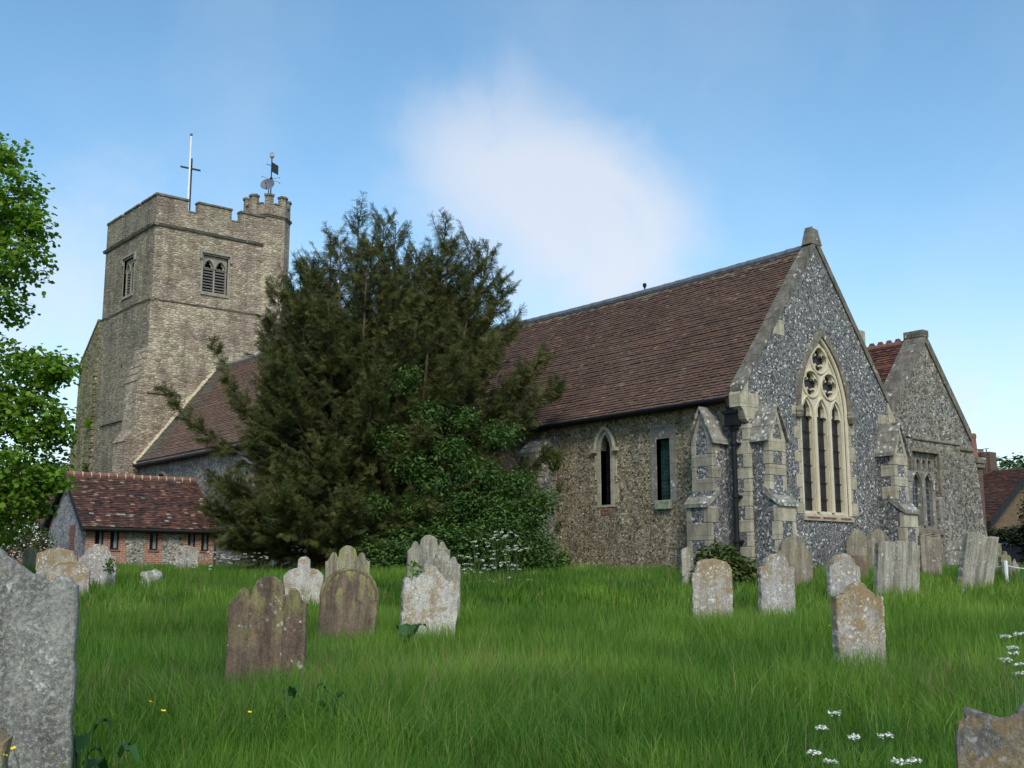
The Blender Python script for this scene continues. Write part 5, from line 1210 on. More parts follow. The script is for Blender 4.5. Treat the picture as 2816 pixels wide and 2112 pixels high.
# elder under the yew
clump_tree('elder_bush', 'fresh green elder bush growing under the right side of the yew', 'bush',
  [((-3.3,28.4,1.95),(.8,.7,.45)),((-2.5,28.3,2.2),(.75,.6,.55)),((-1.7,28.3,2.35),(.7,.6,.6)),((-.9,28.3,2.3),(.7,.6,.65)),((-.2,28.5,2.35),(.6,.6,.7)),((.45,28.9,2.2),(.55,.6,.65)),((.85,29.1,1.9),(.35,.5,.4)),((-1.3,28.6,3.3),(.55,.5,.35)),((-.4,28.7,3.15),(.6,.5,.45)),((.35,29.0,3.1),(.45,.5,.4)),((-2.3,28.5,3.2),(.45,.4,.35)),((-.9,28.8,4.1),(.6,.5,.35)),((.05,29.0,3.9),(.45,.4,.3)),((-2.5,28.5,4.3),(.35,.3,.45)),((-3.0,28.6,4.9),(.4,.3,.3)),((-1.6,28.7,4.7),(.5,.4,.3)),((-.3,29.0,5.1),(.45,.4,.25)),((-2.1,28.7,5.6),(.35,.3,.4)),((-2.6,28.8,6.5),(.25,.3,.3)),((-1.9,28.5,3.9),(.4,.4,.3)),((-3.4,28.5,3.3),(.3,.3,.3)),((.8,29.1,3.4),(.3,.3,.25)),((-1.2,28.8,5.5),(.35,.3,.25))],
  'elder', .105, 36000, ((-1.2,29.3),1.4,.09,22), 9, .26, .42, 13, .55, part='foliage')
bx, by = at(1988, 24.8)
clump_tree('ivy_mound', 'low mound smothered in ivy beside the buttress and drainpipe', 'bush',
  [((4.35,24.5,1.55),(.55,.5,.68)),((4.75,24.5,1.45),(.50,.5,.50)),((4.1,24.5,1.4),(.42,.5,.55))], 'ivy', .075, 11000, ((4.4,24.9),.5,.05,8), 12, .10, .8, 14, .8, part='foliage')
clump_tree('hawthorn_bush', 'hawthorn bush white with blossom under the lime at far left', 'bush',
  [((-18.0,40,3.1),(1.4,1,.75)),((-16.9,40,2.75),(1.0,.9,.6)),((-19.2,40,2.9),(1.2,1,.9))], 'haw', .09, 9000, ((-17.8,40.2),1.0,.08,12), 15, .22, .6, 16, .6, part='foliage')
RB = np.random.default_rng(5)
def blossom(parent_label, blobs, n, size, name='blossom'):
    root = [o for o in COL.objects if o.get('label') == parent_label][0]
    idx = RB.integers(0, len(blobs), n); C = np.array([b[0] for b in blobs])[idx]; S = np.array([b[1] for b in blobs])[idx]
    d = unit(RB.normal(size=(n,3))); d[:,1] = -np.abs(d[:,1]); Q = C+d*S*(1.0+RB.random((n,1))*.12)
    P = np.stack([CAM[0]+FX*Q[:,1]+RX*Q[:,0], CAM[1]+FY*Q[:,1]+RY*Q[:,0], Q[:,2]], 1)
    P = (P[:,None,:]+RB.normal(size=(n,9,3))*.06).reshape(-1,3)
    V, F = leaf_quads(P, size*RB.uniform(.6,1.3,len(P)), None, None, .9); np_mesh(name, V, [F], ['petal'], parent=root)
blossom('hawthorn bush white with blossom under the lime at far left', [((-18.0,40,3.1),(1.4,1,.75)),((-16.9,40,2.75),(1.0,.9,.6)),((-19.2,40,2.9),(1.2,1,.9))], 190, .05)
# shrubs and trees beyond
clump_tree('garden_hedge', 'low dark hedge below the brick house at far right', 'hedge', [((16.8,41.5,2.95),(.9,.5,.28)),((18.2,41.5,3.0),(1.0,.5,.30))], 'dark_leaf', .09, 5000, ((17.3,41.6),.6,.05,8), 31, .16, .7, 16, .8, part='foliage')
clump_tree('dark_conifer', 'dark evergreen standing at the right-hand edge', 'tree', [((18.75,41,3.3),(.55,.8,1.6)),((18.75,41,2.4),(.65,.8,1.0))], 'dark_leaf', .10, 12000, ((18.8,41.2),2.0,.1,6), 33, .22, .5, 16, 1.2)
clump_tree('round_tree', 'round bright green tree rising behind the brick house chimney', 'tree', [((37,82,7.0),(5.2,4,3.2)),((33.5,82,6.8),(2.6,3,2.6))], 'far_leaf', .32, 14000, ((36,82),4,.4,8), 35, .6, .8, 14, .7)
clump_tree('distant_tree', 'hazy tree showing between the lime and the tower base', 'tree', [((-26,68,5.0),(3.5,3,3.6)),((-30,69,5.2),(4,3,3.6))], 'dark_leaf', .28, 14000, ((-27,68),3,.3,8), 37, .5, .7, 14, .7)
for i, (r, d, s) in enumerate(((60,120,9),(85,130,8),(-70,120,8),(-95,125,10),(15,150,8),(-30,150,9))):
    clump_tree('far_tree', 'broad tree far beyond the churchyard', 'tree', [((r,d,1.9+s*.55),(s*.6,s*.6,s*.45)),((r+s*.5,d,1.9+s*.45),(s*.5,s*.5,s*.4))], 'far_leaf', .45, 4200, ((r,d),s*.4,.4,5), 50+i, .7, .8, 12, .7, group='trees far beyond the church')

# plants on the walls
def wall_plant(loc, r, label, seed, mat='ivy', leaf=.06, n=260):
    leaf = max(leaf, r*.42)
    rng = np.random.default_rng(seed); P = np.clip(rng.normal(size=(n,3)), -1.3, 1.3)*np.array([r*.5,r*.4,r*.55])+np.array(loc)
    V, F = leaf_quads(P, leaf*rng.uniform(.6,1.3,n), None, None, .6)
    o = np_mesh('wall_plant', V-np.array(loc), [F], [mat], tint=np.repeat(rng.random(n), 4)); o.location = loc
    setp(o, label, 'plant'); return o
wall_plant((-6.45,-.12,1.95), .32, 'leafy weed growing at the foot of the rubble wall', 1, 'elder')
wall_plant((-6.62,-.06,4.0), .14, 'small tuft rooted halfway up the rubble wall edge', 2, 'elder', .05, 120)
wall_plant((-6.66,-.06,2.95), .14, 'small tuft rooted low on the rubble wall edge', 3, 'elder', .05, 120)
wall_plant((-6.75,-.06,4.75), .25, 'tuft hanging from the top of the old buttress', 4, 'elder', .06, 200)
wall_plant((-7.0,-1.1,2.2), .22, 'bushy weed against the foot of the old buttress', 5, 'elder', .06, 220)
wall_plant((-38.3,-2.12,8.9), .30, 'green fern-like tuft on the tower between buttress and wall', 6, 'lime', .09, 240)
wall_plant((-38.3,-2.12,6.7), .26, 'rusty tuft low on the tower buttress', 7, 'ivy', .09, 160)
x, y = at(1143, 17.4); wall_plant((x,y,1.62), .13, 'sprig of leaves climbing between the white headstones', 8, 'lime', .045, 110)
wall_plant((.45,5.6,5.46), .12, 'cushion of moss on the ridge of the far gable buttress', 9, 'far_leaf', .05, 140)
x, y = at(300, 23.7); wall_plant((x,y,1.75), .16, 'weed growing up the front of the blotched headstone', 10, 'elder', .05, 130)

# ---------------------------------------------------------------- cow parsley, buttercups, docks
def umbel_np(c, r, tilt, rng, n=46, fl=.014):
    a = rng.uniform(0, 2*math.pi, n); rr = r*np.sqrt(rng.random(n)); k = np.round(a/(2*math.pi)*9)
    P = np.stack([rr*np.cos(a), rr*np.sin(a), -.25*rr*rr/r+rng.normal(size=n)*.003], 1)
    P[:,2] += tilt[0]*P[:,0]+tilt[1]*P[:,1]
    N = unit(np.array([[0,0,1.]])+rng.normal(size=(n,3))*.35); return leaf_quads(P+c, fl*rng.uniform(.8,1.5,n), N, None, .95)
def make_parsley(heads, h, spread, fl, seed, rmin=.03, rmax=.05):
    rng = np.random.default_rng(seed); V = []; F = []; off = 0; st = MB()
    for i in range(heads):
        a = rng.uniform(0, 6.28); rr = spread*math.sqrt(rng.random()); z = h*rng.uniform(.86,1.04); c = np.array([rr*math.cos(a), rr*math.sin(a), z])
        for s in range(6):   # small round umbellets spread in a flat head
            b = s*6.28/5+rng.uniform(0,.5); R2 = rng.uniform(rmin, rmax)*(0 if s == 5 else 1)
            cc = c+np.array([R2*math.cos(b), R2*math.sin(b), rng.normal()*.004])
            v, f = umbel_np(cc, R2*.42 if R2 else rmin*.4, (0,0), rng, 16, fl); V.append(v); F.append(f+off); off += len(v)
            st.tube([(c[0],c[1],c[2]-.04), (cc[0],cc[1],cc[2]-.002)], .0012, 3, caps=False)
        st.tube(bez((rr*.1,0,-.1), (c[0]*.4,c[1]*.4,z*.6), (c[0],c[1],z-.04), 6), [.004,.0038,.0034,.003,.0026,.002], 4)
    return np.concatenate(V), np.concatenate(F), st
def place_parsley(proto, x, y, z, rz, sc, label=None, first=False):
    o = proto if first else proto.copy()
    if not first: COL.objects.link(o)
    o.location = (x,y,z); o.rotation_euler = (0,0,rz); o.scale = (sc,sc,sc)
    if not first:
        for ch in list(proto.children):
            c = ch.copy(); COL.objects.link(c); c.parent = o
    if label: o['label'] = label
    return o
def parsley_proto(heads, h, spread, fl, seed, label, group, **k):
    V, F, st = make_parsley(heads, h, spread, fl, seed, **k)
    e = empty('cow_parsley', (0,0,0), label=label, cat='wildflower', group=group)
    np_mesh('flower_head' if heads == 1 else 'blossom', V, [F], ['petal'], parent=e); st.build('stem', 'stem', e); return e
near = [(2278,1968,5.6),(2326,1982,5.6),(2240,2003,5.5),(2259,2038,5.3),(2414,2030,5.3),(2441,2046,5.25),(2216,2072,5.1),(2356,2074,5.1),(2484,2100,5.0),(2272,2104,5.0)]
right = [(2752,1752,7.0),(2772,1756,7.0),(2790,1749,7.0),(2750,1778,6.9),(2770,1783,6.9),(2786,1786,6.9),(2782,1857,7.0)]
pn = [parsley_proto(1, .62, .0, .009, 40+i, 'single cow parsley head in the grass of the near right foreground', 'cow parsley in the right foreground', rmin=.019, rmax=.030) for i in range(4)]
def zat(v, d): s, c = math.sin(R(9.58)), math.cos(R(9.58)); yy = (v-1056)/3160; return 1.5+(s-yy*c)/(c+yy*s)*d
for i, (u, v, d) in enumerate(near+right):
    x, y = at(u, d); z = zat(v, d); pr = pn[i % 4]
    o = place_parsley(pr, x, y, z-.62, i*1.7, 1.0, first=(i < 4))
    if i >= 10: o['label'] = 'cow parsley head at the right-hand edge of the grass'; o['group'] = 'cow parsley at the right edge'
pm = [parsley_proto(6, .8, .30, .020, 60+i, 'cow parsley clump in flower at the foot of the elder bush', 'cow parsley below the elder', rmin=.022, rmax=.036) for i in range(3)]
RP = random.Random(3)
spots = [(1330,1525),(1370,1500),(1400,1535),(1290,1520),(1430,1555),(1350,1560),(1365,1475),(1310,1490),(1395,1470),(1425,1510),(1275,1545),(1340,1592),(1375,1598),(1440,1580),(1300,1560),(1405,1500)]
for i, (u, v) in enumerate(spots):
    d = 27.0+RP.uniform(-.2,.4) if v < 1570 else 26.0; x, y = at(u, d); z = zat(v, d); place_parsley(pm[i % 3], x, y, z-.78, RP.uniform(0,6), RP.uniform(.8,1.1), first=(i < 3))
pl = [parsley_proto(5, .7, .40, .018, 70+i, 'cow parsley clump in the long grass before the annex', 'cow parsley before the annex', rmin=.02, rmax=.035) for i in range(2)]
for i in range(13):
    u = RP.uniform(488,800) if i < 7 else RP.uniform(500,590); d = RP.uniform(26,29.5); x, y = at(u, d); place_parsley(pl[i % 2], x, y, gz(x,y)+RP.uniform(-.22,.05), RP.uniform(0,6), RP.uniform(.75,1.0), first=(i < 2))
# buttercups
def cup(x, y, z, h, first=[None]):
    if first[0] is None:
        e = empty('buttercup', (0,0,0), label='small yellow buttercup in the grass', cat='wildflower', group='buttercups in the grass')
        V = []; F = []; 
        for i in range(5):
            a = i*2*math.pi/5; c = np.array([[0,0,0.]]); D = np.array([[math.cos(a),math.sin(a),.55]]); N = unit(np.array([[-.5*math.cos(a),-.5*math.sin(a),1.]])); v, f = leaf_hex(c, np.array([.017]), N, D, .95); V.append(v); F.append(f+6*i)
        np_mesh('petals', np.concatenate(V), [np.concatenate(F)], ['yellow'], parent=e)
        s = MB(); s.tube([(0,0,0),(.01,0,-.2),(.0,.01,-.45)], .0016, 4); s.build('stem', 'stem', e); first[0] = e; o = e
    else:
        o = first[0].copy(); COL.objects.link(o)
        for ch in list(first[0].children): c = ch.copy(); COL.objects.link(c); c.parent = o
    o.location = (x,y,z); o.scale = (h,)*3; o.rotation_euler = (random.uniform(-.4,.4), random.uniform(-.4,.4), random.uniform(0,6))
for (u, v, d) in ((70,2060,3.3),(180,2083,3.3),(206,2104,3.35),(48,2080,3.2),(430,1932,6.0),(467,1957,6.1),(2276,1722,12.6),(700,1960,7.5)):
    x, y = at(u, d); cup(x, y, zat(v, d), .6 if d < 4 else 1.0)
# broad-leaved docks
def dock(u, d, n, size, label, seed, lift=.25):
    rng = random.Random(seed); x, y = at(u, d); z = gz(x, y); e = empty('dock_plant', (x,y,z), label=label, cat='plant'); lv = MB(); st = MB(); tv = []
    for i in range(n):
        a = i*2.4+rng.uniform(-.4,.4); L = size*rng.uniform(.7,1.15); up = rng.uniform(.5,1.15); s0 = Vector((0,0,lift*rng.uniform(.2,.9)))
        dirn = Vector((math.cos(a),math.sin(a),0)); side = Vector((-math.sin(a),math.cos(a),0)); pts = []; K = 7
        for k in range(K+1):
            t = k/K; c = s0+dirn*L*(.25+.75*t)*(.55+.2*up*0)+Vector((0,0,L*(up*t-.85*t*t)+.05)); wd = L*.17*math.sin(math.pi*min(1,(t*.92+.08)))**.7*(1-.15*t); rip = .012*math.sin(k*2.3+i)
            pts += [c-side*wd+Vector((0,0,.25*wd+rip)), c, c+side*wd+Vector((0,0,.25*wd-rip))]
        lv.add([Vector((x,y,z))+p for p in pts], [(3*k+j,3*k+j+1,3*k+j+4,3*k+j+3) for k in range(K) for j in (0,1)]); tv += [rng.uniform(.2,.9)]*len(pts)
        st.tube([Vector((x,y,z-.05)), Vector((x,y,z))+s0*.6, Vector((x,y,z))+pts[1]], .006, 4)
    o = lv.build('leaves', 'dock', e, fix=False, smooth=True); at_ = o.data.attributes.new('tint', 'FLOAT', 'POINT'); at_.data.foreach_set('value', tv)
    st.build('stem', 'stem', e)
dock(250, 4.9, 14, .27, 'large dock plant beside the big grey headstone', 1, .80)
dock(335, 5.2, 12, .24, 'dock plant in the grass right of the big grey headstone', 2, .60)
dock(450, 5.6, 9, .20, 'low dock leaves in the left foreground grass', 3, .42)
dock(1125, 14.0, 7, .42, 'dark dock plant in front of the orange-crusted white headstone', 4, .38)
dock(800, 8.6, 7, .22, 'dock leaves in the grass below the three-lobed headstone', 5, .36)
dock(920, 8.8, 8, .24, 'broad dock leaves right of the three-lobed headstone', 6, .36)
dock(60, 3.1, 7, .26, 'dock leaves at the foot of the low footstone', 7, .80)

# ---------------------------------------------------------------- post, rope and parked car at the far right
x, y = at(2769, 25.5); z = gz(x, y)
b = MB(); b.bbox(-.028,.028,-.028,.028,-.1,.60,.006); o = b.build('marker_post', 'white_paint', label='short white post with a rope in the grass at far right', cat='post'); o.location = (x,y,z)
x2, y2 = at(2850, 25.8); x3, y3 = at(2690, 26.5)
b = MB(); P0 = Vector((x,y,z+.50)); A = Vector((x2,y2,gz(x2,y2)+.36)); B2 = Vector((x3,y3,gz(x3,y3)+.30))
b.tube(bez(B2, (B2+P0)/2-Vector((0,0,.05)), P0, 8)+bez(P0, (A+P0)/2-Vector((0,0,.05)), A, 8)[1:], .008, 6); b.build('rope', 'white_paint', label='pale rope strung from the white post', cat='rope')
def car():
    cx, cy = at(2836, 47.5); e = empty('parked_car', (cx,cy,1.85), R(25), label='dark parked car at the far right edge below the conifer', cat='car')
    M['car_paint'] = plain('dark_car_paint', (.012,.014,.02), .25, .1, 3, 0, .5); M['car_glass'] = plain('car_window_glass', (.06,.09,.12), .1, .1, 3, 0, .6)
    Wc = Matrix.Translation((cx,cy,1.85)) @ Matrix.Rotation(R(25), 4, 'Z')
    def bb(b, n, mt, **k):
        b.v = [tuple(Wc @ Vector(p)) for p in b.v]; return b.build(n, mt, e, **k)
    side = [(-2.0,.28),(-2.05,.62),(-1.85,.82),(-1.35,.90),(-.75,1.36),(.7,1.42),(1.35,.98),(1.95,.86),(2.05,.6),(2.0,.28)]
    b = MB(); b.prism(side, lambda a,c,d: (a,d,c), -.82, .82); bb(b, 'body', 'car_paint')
    b = MB()
    for s in (-1, 1): b.prism([(-1.15,.94),(-.70,1.30),(.62,1.35),(1.1,.98)], lambda a,c,d: (a,d,c), s*.815, s*.83)
    b.hexa([(-1.37,-.7,.93),(-1.37,.7,.93),(-.83,.62,1.33),(-.83,-.62,1.33),(-1.40,-.7,.95),(-1.40,.7,.95),(-.86,.62,1.35),(-.86,-.62,1.35)]); bb(b, 'window', 'car_glass')
    for px in (-1.3, 1.3):
        for s in (-1, 1):
            b = MB(); b.tube([(px,s*.70,.31),(px,s*.86,.31)], .31, 18); w = bb(b, 'wheel', 'black_iron'); b = MB(); b.tube([(px,s*.85,.31),(px,s*.875,.31)], .19, 14); b.v = [tuple(Wc @ Vector(p)) for p in b.v]; b.build('rim', 'lead', w)
    for s in (-.6,.6): b = MB(); b.bbox(-2.08,-1.98,s-.16,s+.16,.60,.74,.02); bb(b, 'headlight', 'dish')
car()

# ================================================================== ground and grass
g = NT('meadow_soil'); g.col(g.mix(g.noise(g.o, 1.5, 6), (.030,.062,.012), (.060,.112,.022))); M['soil'] = g.m
def axis(lo, hi, fine_lo, fine_hi, st, far): 
    return np.unique(np.concatenate([np.array(lo), np.arange(fine_lo, fine_hi, st), np.array(hi)]))
gx = axis([-3000,-1000,-400,-200,-120,-90], [60,90,160,400,1000,3000], -70, 45, .8, 0); gy = axis([-3000,-1000,-400,-150,-80], [70,90,120,200,400,1000,3000], -50, 60, .8, 0)
X, Y = np.meshgrid(gx, gy, indexing='ij'); Z = ground_z(X, Y); n1, n2 = X.shape
idx = np.arange(n1*n2).reshape(n1, n2); F = np.stack([idx[:-1,:-1], idx[1:,:-1], idx[1:,1:], idx[:-1,1:]], -1).reshape(-1,4)
np_mesh('ground', np.stack([X,Y,Z], -1).reshape(-1,3), [F], ['soil'], smooth=True, kind='structure')

def vnoise(x, y, sc, seed):
    rng = np.random.default_rng(seed); Tb = rng.random((256,256)); xi = x*sc+100; yi = y*sc+100
    i = np.floor(xi).astype(int); j = np.floor(yi).astype(int); fx = xi-i; fy = yi-j; fx = fx*fx*(3-2*fx); fy = fy*fy*(3-2*fy)
    q = lambda a, b: Tb[a % 256, b % 256]
    return (q(i,j)*(1-fx)+q(i+1,j)*fx)*(1-fy)+(q(i,j+1)*(1-fx)+q(i+1,j+1)*fx)*fy
def grass():
    rng = np.random.default_rng(11); bands = [(2.4,7,3800,5),(7,12,2300,4),(12,19,1250,3),(19,30,640,3),(30,48,220,3)]
    Vs = []; F4 = []; F3 = []; Ts = []; off = 0
    for d0, d1, dens, seg in bands:
        half = lambda d: d*.47+5.0
        area = (d1-d0)*(half(d0)+half(d1)); n = int(area*dens)
        d = np.sqrt(rng.uniform(d0*d0, d1*d1, n)); r = rng.uniform(-1, 1, n)*half(d)
        x = CAM[0]+FX*d+RX*r; y = CAM[1]+FY*d+RY*r
        inside = ((x > -14) & (x < .05) & (y > 0) & (y < 6)) | ((x < -13.8) & (y > -2)) | ((x > -28) & (x < -24) & (y > -7) & (y < -2)) | ((x > -10) & (x < -.8) & (y > 5.9) & (y < 12.2)) | ((x < -31) & (y > -3))
        yx, yy = plan(-4.6, 31.2); under = ((x-yx)**2+(y-yy)**2 < 3.4**2) & (rng.random(n) < .75)
        sparse = (np.abs(r) > d*.47+1.8) & (rng.random(n) < .55)
        k = ~(inside | under | sparse); x, y, d = x[k], y[k], d[k]; n = len(x)
        z = ground_z(x, y); c1 = vnoise(x, y, 1.1, 1); c2 = vnoise(x, y, 3.3, 2); c3 = vnoise(x, y, .35, 3); c4 = vnoise(x, y, 9, 4)
        h = (.10+.19*c1+.17*c2+.10*c4)*rng.uniform(.45,1.35,n)*(.85+.35*c3); h = np.clip(h, .08, .50); h *= np.where(d > 19, .82, 1)
        w = np.where(d < 7, .0026, np.where(d < 12, .0036, np.where(d < 19, .0055, np.where(d < 30, .009, .018))))*rng.uniform(.6,1.5,n)
        th = rng.uniform(0, 2*math.pi, n); lean = rng.uniform(.02,.75,n)**1.2+.35*np.clip(c2-.35, 0, 1); fa = vnoise(x, y, .8, 6)*9; dirx = np.cos(th)*.9+np.cos(fa)*.35; diry = np.sin(th)*.9+np.sin(fa)*.35
        sx, sy = -np.sin(th+1.2*rng.normal(size=n)), np.cos(th+1.2*rng.normal(size=n))
        seed_ = rng.random(n)
        tint = np.clip(.18+.48*c1+.40*(c3-.5)+.35*(c2-.5)+rng.normal(size=n)*.17, 0, .93)
        c5 = vnoise(x, y, .55, 9); straw = seed_ < np.where(d < 9, .006, .014)+np.where(d < 9, .015, .06)*np.clip((c5-.55)/.2, 0, 1); tint = np.where(straw, 1.0, tint)
        tall = straw; h = np.where(tall, h*1.25, h); w = np.where(tall, w*.7, w)
        ts = {5:(0,.4,.75,1), 4:(0,.55,1), 3:(0,1)}[seg]
        rows = []
        for t in ts:
            bend = lean*h*(t**1.8); px = x+dirx*bend; py = y+diry*bend; pz = z+h*(t-.22*lean*t*t)
            ww = w*(1-t)**.6 if t < 1 else None
            if t < 1: rows += [np.stack([px-sx*ww, py-sy*ww, pz], 1), np.stack([px+sx*ww, py+sy*ww, pz], 1)]
            else: rows.append(np.stack([px, py, pz], 1))
        kk = len(rows); V = np.stack(rows, 1).reshape(-1,3); b = np.arange(n)*kk+off
        for q in range(len(ts)-2): F4.append(np.stack([b+2*q, b+2*q+1, b+2*q+3, b+2*q+2], 1))
        F3.append(np.stack([b+kk-3, b+kk-2, b+kk-1], 1)); Vs.append(V); off += len(V)
        Ts.append(np.repeat(tint, kk)*1.0)
    V = np.concatenate(Vs); T = np.concatenate(Ts)
    g = NT('grass_blades'); a = g.attr('tint').outputs['Fac']
    col = g.ramp(a, [(0, (.040,.108,.014)),(.35, (.082,.182,.022)),(.65, (.135,.255,.034)),(.93, (.21,.32,.06)),(1, (.26,.19,.11))])
    col = g.mix(1.0, col, g.ramp(g.noise(g.o, .45, 5, .65), [(.36, (.74,.84,.80)), (.5, (1.02,1.02,1.0)), (.66, (1.24,1.14,.98))]), 'MULTIPLY')
    g.col(col); g.p.inputs['Roughness'].default_value = .5; g.p.inputs['Specular IOR Level'].default_value = .18
    t = g.n('ShaderNodeBsdfTranslucent'); g.l(g.mix(1.0, col, (1.1,1.2,.5), 'MULTIPLY'), t.inputs[0]); x = g.n('ShaderNodeMixShader'); x.inputs[0].default_value = .35
    g.l(g.p.outputs[0], x.inputs[1]); g.l(t.outputs[0], x.inputs[2]); g.l(x.outputs[0], g.out.inputs[0]); M['grass'] = g.m
    np_mesh('grass', V, [np.concatenate(F4), np.concatenate(F3)], ['grass'], tint=T, kind='stuff', label='long uncut green grass all over the churchyard', cat='grass')
grass()

# ================================================================== sky, sun, camera
SUN_AZ, SUN_EL = R(-31), R(42)     # direction towards the sun: a little south of due east
w = bpy.data.worlds.new('World'); SC.world = w; w.use_nodes = True; t = w.node_tree; t.nodes.clear()
def N_(ty, **k):
    x = t.nodes.new(ty)
    for a, b in k.items(): setattr(x, a, b)
    return x
out = N_('ShaderNodeOutputWorld'); bg = N_('ShaderNodeBackground'); t.links.new(bg.outputs[0], out.inputs[0])
sky = N_('ShaderNodeTexSky', sky_type='NISHITA', sun_disc=False); sky.sun_elevation = SUN_EL; sky.sun_rotation = math.pi/2-SUN_AZ; sky.air_density = 1.0; sky.dust_density = .4; sky.ozone_density = 1.6; sky.altitude = 50
bg.inputs['Strength'].default_value = .15
tc = N_('ShaderNodeTexCoord'); V = tc.outputs['Generated']
def vm(op, a, b): x = N_('ShaderNodeVectorMath', operation=op); (t.links.new(a, x.inputs[0]) if not isinstance(a, tuple) else setattr(x.inputs[0], 'default_value', a)); (t.links.new(b, x.inputs[1]) if not isinstance(b, tuple) else setattr(x.inputs[1], 'default_value', b)); return x
def mt(op, a, b=0.0):
    x = N_('ShaderNodeMath', operation=op)
    for i, q in enumerate((a, b)):
        if isinstance(q, (int, float)): x.inputs[i].default_value = q
        else: t.links.new(q, x.inputs[i])
    return x.outputs[0]
def sm(v, a, b): x = N_('ShaderNodeMapRange', interpolation_type='SMOOTHSTEP'); t.links.new(v, x.inputs[0]); x.inputs[1].default_value = a; x.inputs[2].default_value = b; return x.outputs[0]
def nz(v, sc, det, ro=.55): x = N_('ShaderNodeTexNoise'); t.links.new(v, x.inputs['Vector']); x.inputs['Scale'].default_value = sc; x.inputs['Detail'].default_value = det; x.inputs['Roughness'].default_value = ro; return x
def dirv(right_deg, el_deg): 
    a = R(right_deg); f = (FX*math.cos(a)+RX*math.sin(a), FY*math.cos(a)+RY*math.sin(a)); e = R(el_deg); return (f[0]*math.cos(e), f[1]*math.cos(e), math.sin(e))
wn = nz(V, 3.0, 3); ws = vm('SUBTRACT', wn.outputs['Color'], (.5,.5,.5)); wsc = N_('ShaderNodeVectorMath', operation='SCALE'); t.links.new(ws.outputs[0], wsc.inputs[0]); wsc.inputs['Scale'].default_value = .16
Vw = vm('ADD', V, wsc.outputs[0]).outputs[0]
def puff(rd, el, inner, outer): d = vm('DISTANCE', Vw, dirv(rd, el)).outputs['Value']; return sm(d, outer, inner)
fine = nz(Vw, 5.5, 6, .5).outputs['Fac']; broad = nz(Vw, 1.9, 4, .5).outputs['Fac']
cl = 0.0
for (rd, el, i_, o_, k) in ((-4.5,21.5,.0,.15,.34),(-1.5,21.0,.0,.15,.34),(2.0,20.5,.0,.16,.56),(6.0,18.5,.0,.13,.55),(9.5,17.5,.0,.10,.28),(3.0,14.5,.0,.13,.42),(1.0,11,.0,.12,.22),(-21,17,.0,.13,.46),(-17.5,19.0,.0,.10,.18),(-23,10,.0,.17,.6),(24,10,.0,.16,.42),(-14,11,.0,.13,.25),(19,6,0,.13,.4)):
    cl = mt('ADD', cl, mt('MULTIPLY', puff(rd, el, i_, o_), k))
n1 = nz(Vw, 6.0, 9, .58).outputs['Fac']; n2 = nz(Vw, 15.0, 6, .55).outputs['Fac']
nn_ = mt('ADD', mt('MULTIPLY', n1, .66), mt('MULTIPLY', n2, .34))
cl = mt('MULTIPLY', mt('MINIMUM', cl, 1.0), sm(mt('ADD', nn_, mt('MULTIPLY', mt('SUBTRACT', mt('MINIMUM', cl, 1.0), .45), .34)), .34, .70))
cl = mt('MULTIPLY', cl, .80)
veil = mt('MULTIPLY', sm(mt('ADD', mt('MULTIPLY', broad, .7), mt('MULTIPLY', n1, .3)), .44, .70), .20)
zc = N_('ShaderNodeSeparateXYZ'); t.links.new(V, zc.inputs[0]); low = mt('MULTIPLY', sm(zc.outputs[2], .33, -.04), .62)
fac = mt('MINIMUM', mt('ADD', mt('MAXIMUM', cl, veil), mt('MULTIPLY', low, mt('ADD', .6, mt('MULTIPLY', broad, .8)))), .95)
hs = N_('ShaderNodeHueSaturation'); hs.inputs['Hue'].default_value = .488; hs.inputs['Saturation'].default_value = 1.12; hs.inputs['Value'].default_value = 1.32; t.links.new(sky.outputs[0], hs.inputs['Color'])
mx = N_('ShaderNodeMix', data_type='RGBA'); t.links.new(fac, mx.inputs[0]); t.links.new(hs.outputs[0], mx.inputs[6]); mx.inputs[7].default_value = (5.4,5.65,6.2,1)
t.links.new(mx.outputs[2], bg.inputs['Color'])

sl = bpy.data.lights.new('sun', 'SUN'); so = bpy.data.objects.new('sun', sl); COL.objects.link(so); sl.energy = 3.1; sl.angle = R(20); sl.color = (1, .95, .85)
dvec = Vector((math.cos(SUN_AZ)*math.cos(SUN_EL), math.sin(SUN_AZ)*math.cos(SUN_EL), math.sin(SUN_EL))); so.rotation_euler = dvec.to_track_quat('Z', 'Y').to_euler(); so.location = (30, 5, 40)

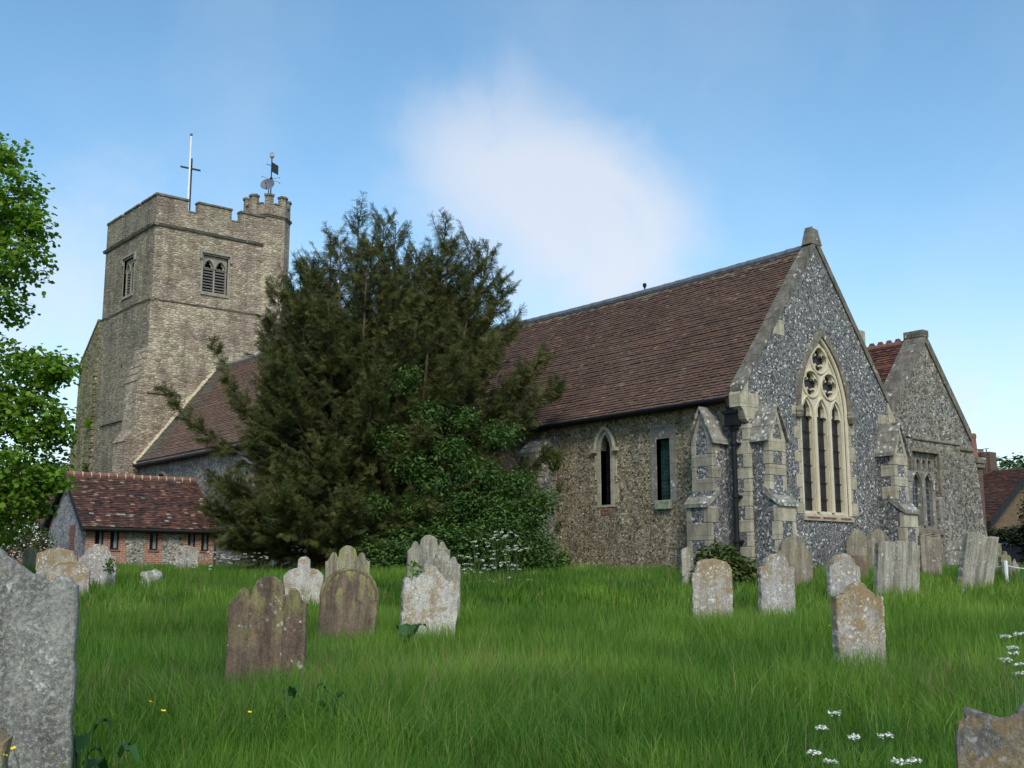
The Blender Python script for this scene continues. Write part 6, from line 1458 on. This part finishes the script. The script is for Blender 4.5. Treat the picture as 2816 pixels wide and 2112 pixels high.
cd = bpy.data.cameras.new('camera'); co = bpy.data.objects.new('camera', cd); COL.objects.link(co); co.location = CAM; co.rotation_euler = (R(90+9.58), 0, R(50.4))
cd.sensor_width = 36; cd.lens = 36*3160/2816; cd.clip_end = 8000; cd.clip_start = .05
SC.camera = co
SC.view_settings.view_transform = 'Standard'; SC.view_settings.look = 'None'; SC.view_settings.exposure = 0; SC.view_settings.gamma = 1
SC.cycles.use_denoising = True; SC.cycles.max_bounces = 6; SC.cycles.diffuse_bounces = 3; SC.cycles.transmission_bounces = 4

def split_far(o):
    me = o.data; n = len(me.vertices); par = list(range(n))
    def find(a):
        while par[a] != a: par[a] = par[par[a]]; a = par[a]
        return a
    for e in me.edges:
        a, b = find(e.vertices[0]), find(e.vertices[1]); par[a] = b
    roots = [find(i) for i in range(n)]; ids = {r: k for k, r in enumerate(dict.fromkeys(roots))}; isl = [ids[r] for r in roots]; k = len(ids)
    co = np.array([v.co for v in me.vertices]); isl = np.array(isl); lo = np.array([co[isl == i].min(0) for i in range(k)]); hi = np.array([co[isl == i].max(0) for i in range(k)]); size = (hi-lo).max(1)
    gap = np.maximum(0, np.maximum(lo[:,None]-hi[None], lo[None]-hi[:,None])); near = np.sqrt((gap**2).sum(2)) <= np.maximum(.02, .5*np.maximum(size[:,None], size[None]))
    grp = list(range(k))
    def f2(a):
        while grp[a] != a: a = grp[a]
        return a
    for a, b in zip(*np.nonzero(np.triu(near, 1))): grp[f2(a)] = f2(b)
    gs = [f2(a) for a in range(k)]; parts = list(dict.fromkeys(gs))
    if len(parts) < 2: return
    parts.sort(key=lambda g_: -sum(1 for x in isl if gs[x] == g_))
    import bmesh
    src = me.copy()
    for q, g_ in enumerate(parts):
        m2 = src.copy(); bm = bmesh.new(); bm.from_mesh(m2); bm.verts.ensure_lookup_table()
        bmesh.ops.delete(bm, geom=[v for v in bm.verts if gs[isl[v.index]] != g_], context='VERTS'); bm.to_mesh(m2); bm.free()
        if q == 0: o.data = m2
        else:
            c = o.copy(); c.data = m2; COL.objects.link(c)
for o in [o for o in list(COL.objects) if o.type == 'MESH' and o.name.split('.')[0] in ('quoin_edging','dressed_edging','string_moulding','kneeler','flint_cladding','wall','pale_speck','weathering_edging','surround_edging','hood_moulding','rust_stain','coping_edging')]: split_far(o)
